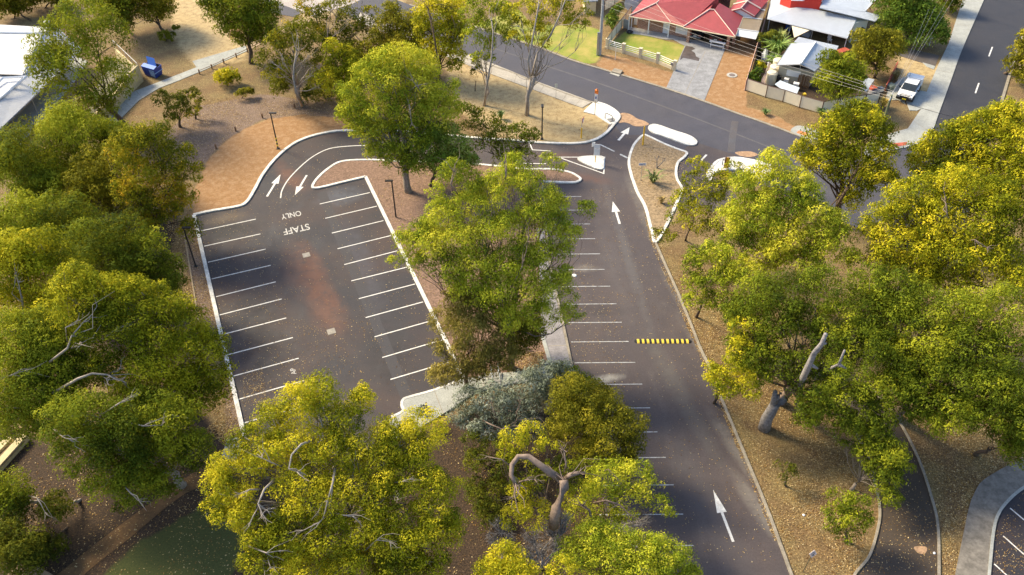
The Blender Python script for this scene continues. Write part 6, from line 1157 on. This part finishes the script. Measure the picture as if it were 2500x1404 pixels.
mb = MB(); c = tp+[.02, -.05, .15]; P = [c+[0, 0, .42], c+[.24, 0, 0], c-[0, 0, .42], c-[.24, 0, 0]]; mb.add(P+[p+np.array([0, .02, 0]) for p in P], [(0, 1, 2, 3), (7, 6, 5, 4), (0, 4, 5, 1), (1, 5, 6, 2), (2, 6, 7, 3), (3, 7, 4, 0)]); mb.build('plate', M('plate_pink', (.70, .62, .62), .5, .08), ds)
mb = MB(); [mb.box(c+[x, -.02, z], (.06, .01, .09)) for x, z in ((-.03, .18), (.05, .12), (-.07, .02), (.03, -.02), (-.02, -.14), (.06, -.12))]; mb.build('marks', MATS['text_grey'], ds)
# speed hump
hu = thing('speed_hump', 'black and yellow striped rubber speed hump across the main lane', 'speed hump', G(1618, 833)); a, b = G(1549, 833.5), G(1687, 833.5); n = 23; dn = (b-a)/np.linalg.norm(b-a); pn = np.array([-dn[1], dn[0], 0])
hy = M('hump_yellow', (.72, .52, .06), .7, .12); 
for i in range(n):
    p, q = lerp(a, b, i/n), lerp(a, b, (i+1)/n-.002); mb = MB(); w_ = .25; prof = [(-w_, .01), (-w_*.6, .05), (0, .065), (w_*.6, .05), (w_, .01)]
    k0 = .6 if i == 0 else 1; k1 = .6 if i == n-1 else 1
    vs = [P3(p+pn*x*k0, z+.01) for x, z in prof]+[P3(q+pn*x*k1, z+.01) for x, z in prof]; mb.add(vs, [(j, j+5, j+6, j+1) for j in range(4)]+[(0, 1, 2, 3, 4), (9, 8, 7, 6, 5)]); mb.build('yellow_module' if i % 2 else 'black_module', hy if i % 2 else m_black, hu)
# stormwater pit, manhole
pit = thing('stormwater_pit', 'raised grey stormwater lid at the street kerb', 'drain', G(1505, 180)); mb = MB(); mb.prism(L((1492, 178), (1500, 170), (1520, 175), (1514, 184)), .06, .2); mb.build('lid', m_kerbold, pit); mb = MB(); mb.prism(L((1488, 180), (1494, 176), (1514, 183), (1511, 188)), .0, .06); mb.build('throat', m_conc, pit)
mh = thing('manhole', 'round concrete manhole with dark lid in the orange gravel drive', 'manhole', G(1787, 184)); q = G(1787, 184); mb = MB(); mb.tube([q, P3(q, .05)], .62, 24); mb.build('surround', m_conc, mh); mb = MB(); mb.tube([P3(q, .03), P3(q, .075)], .34, 20); mb.build('lid', M('lid_brown', (.16, .13, .12), .7, .3, 8), mh)
ty = MB(); q = G(1537, 80); R0, r0_ = .32, .11; vs = [(q[0]+(R0+r0_*math.cos(b_))*math.cos(a_), q[1]+(R0+r0_*math.cos(b_))*math.sin(a_), .13+r0_*math.sin(b_)) for a_ in np.arange(0, 6.28, 6.2832/16) for b_ in np.arange(0, 6.28, 6.2832/8)]
ty.add(vs, [(i*8+j, ((i+1) % 16)*8+j, ((i+1) % 16)*8+(j+1) % 8, i*8+(j+1) % 8) for i in range(16) for j in range(8)]); tag(ty.build('tyre', m_black), 'black tyre lying on the lawn beside the verandah', 'tyre')
# handrails of the steps at the lower landing
st = thing('step_handrails', 'galvanised handrails and steps at the right end of the lower concrete landing', 'handrail', G(1200, 935)); mb = MB()
for off in (0, 18, 36):
    a, b = G(1186+off, 945+off*-.1), G(1180+off, 915-off*.1)
    mb.tube([a, P3(a, .9), P3(b, 1.1), b], .03, 6); bar(mb, P3(a, .5), P3(b, .6), .02, 4)
mb.build('rail', M('rail_blue', (.50, .56, .62), .4, .1), st)
for k in range(4):
    mb = MB(); a, b = G(1178, 944-k*7), G(1224, 938-k*7); wall(mb, a, b, .13, .14+.0+k*.03+.05, .32); mb.build('step', m_conc, st)
# white litter and paint blotches
for p, s, lb_ in (((1402, 673), .45, 'white lump on the bay asphalt below the second faint line'), ((1376, 602), .4, 'white lump beside the foliage at the bay end'), ((2281, 1351), .18, 'white rag on the kerb of the access road'), ((1962, 1258), .2, 'white scrap of litter on the dry leaves')):
    mb = MB(); q = G(*p); mb.tube([P3(q, .02), P3(q, .06), P3(q, .09)], [s*.5, s*.4, s*.1], 9); tag(mb.build('litter', m_whitem), lb_, 'litter')
# concrete bricks, pipes near the power pole
mb = MB(); q0, q1_ = G(1476, 122), G(1482, 124); mb.tube([q0, P3(q0, .5), P3(q1_, .5), q1_], .03, 6); tag(mb.build('water_meter', m_cream), 'cream pipe bend at the foot of the front wall end pillar', 'pipe')
mb = MB(); p_ = L((1540, 30), (1560, 0), (1575, -30)); mb.tube([P3(x, 1.1) for x in p_], 1.0, 12); tag(mb.build('pool_cover', M('blue_grey_cover', (.36, .42, .52), .5, .1)), 'long rounded blue grey cover beside the left wall of the brick house', 'cover')
nb = thing('neighbour_house', 'corner of a house with a dark blue tiled roof at the top edge', 'house', G(1440, 0)); mb = MB(); mb.slab(L((1425, 5, 2.0), (1460, 2, 2.0), (1452, -60, 3.2), (1415, -60, 3.2)), .1); mb.build('roof', corrug('tile_blue', (.16, .20, .28), 12, 0, .5, 0), nb); mb = MB(); mb.prism([P3(x, 0) for x in L((1428, 0, 2.0), (1456, -2, 2.0), (1450, -60, 2.0), (1418, -60, 2.0))], 0, 1.9); mb.build('wall', m_cream, nb)
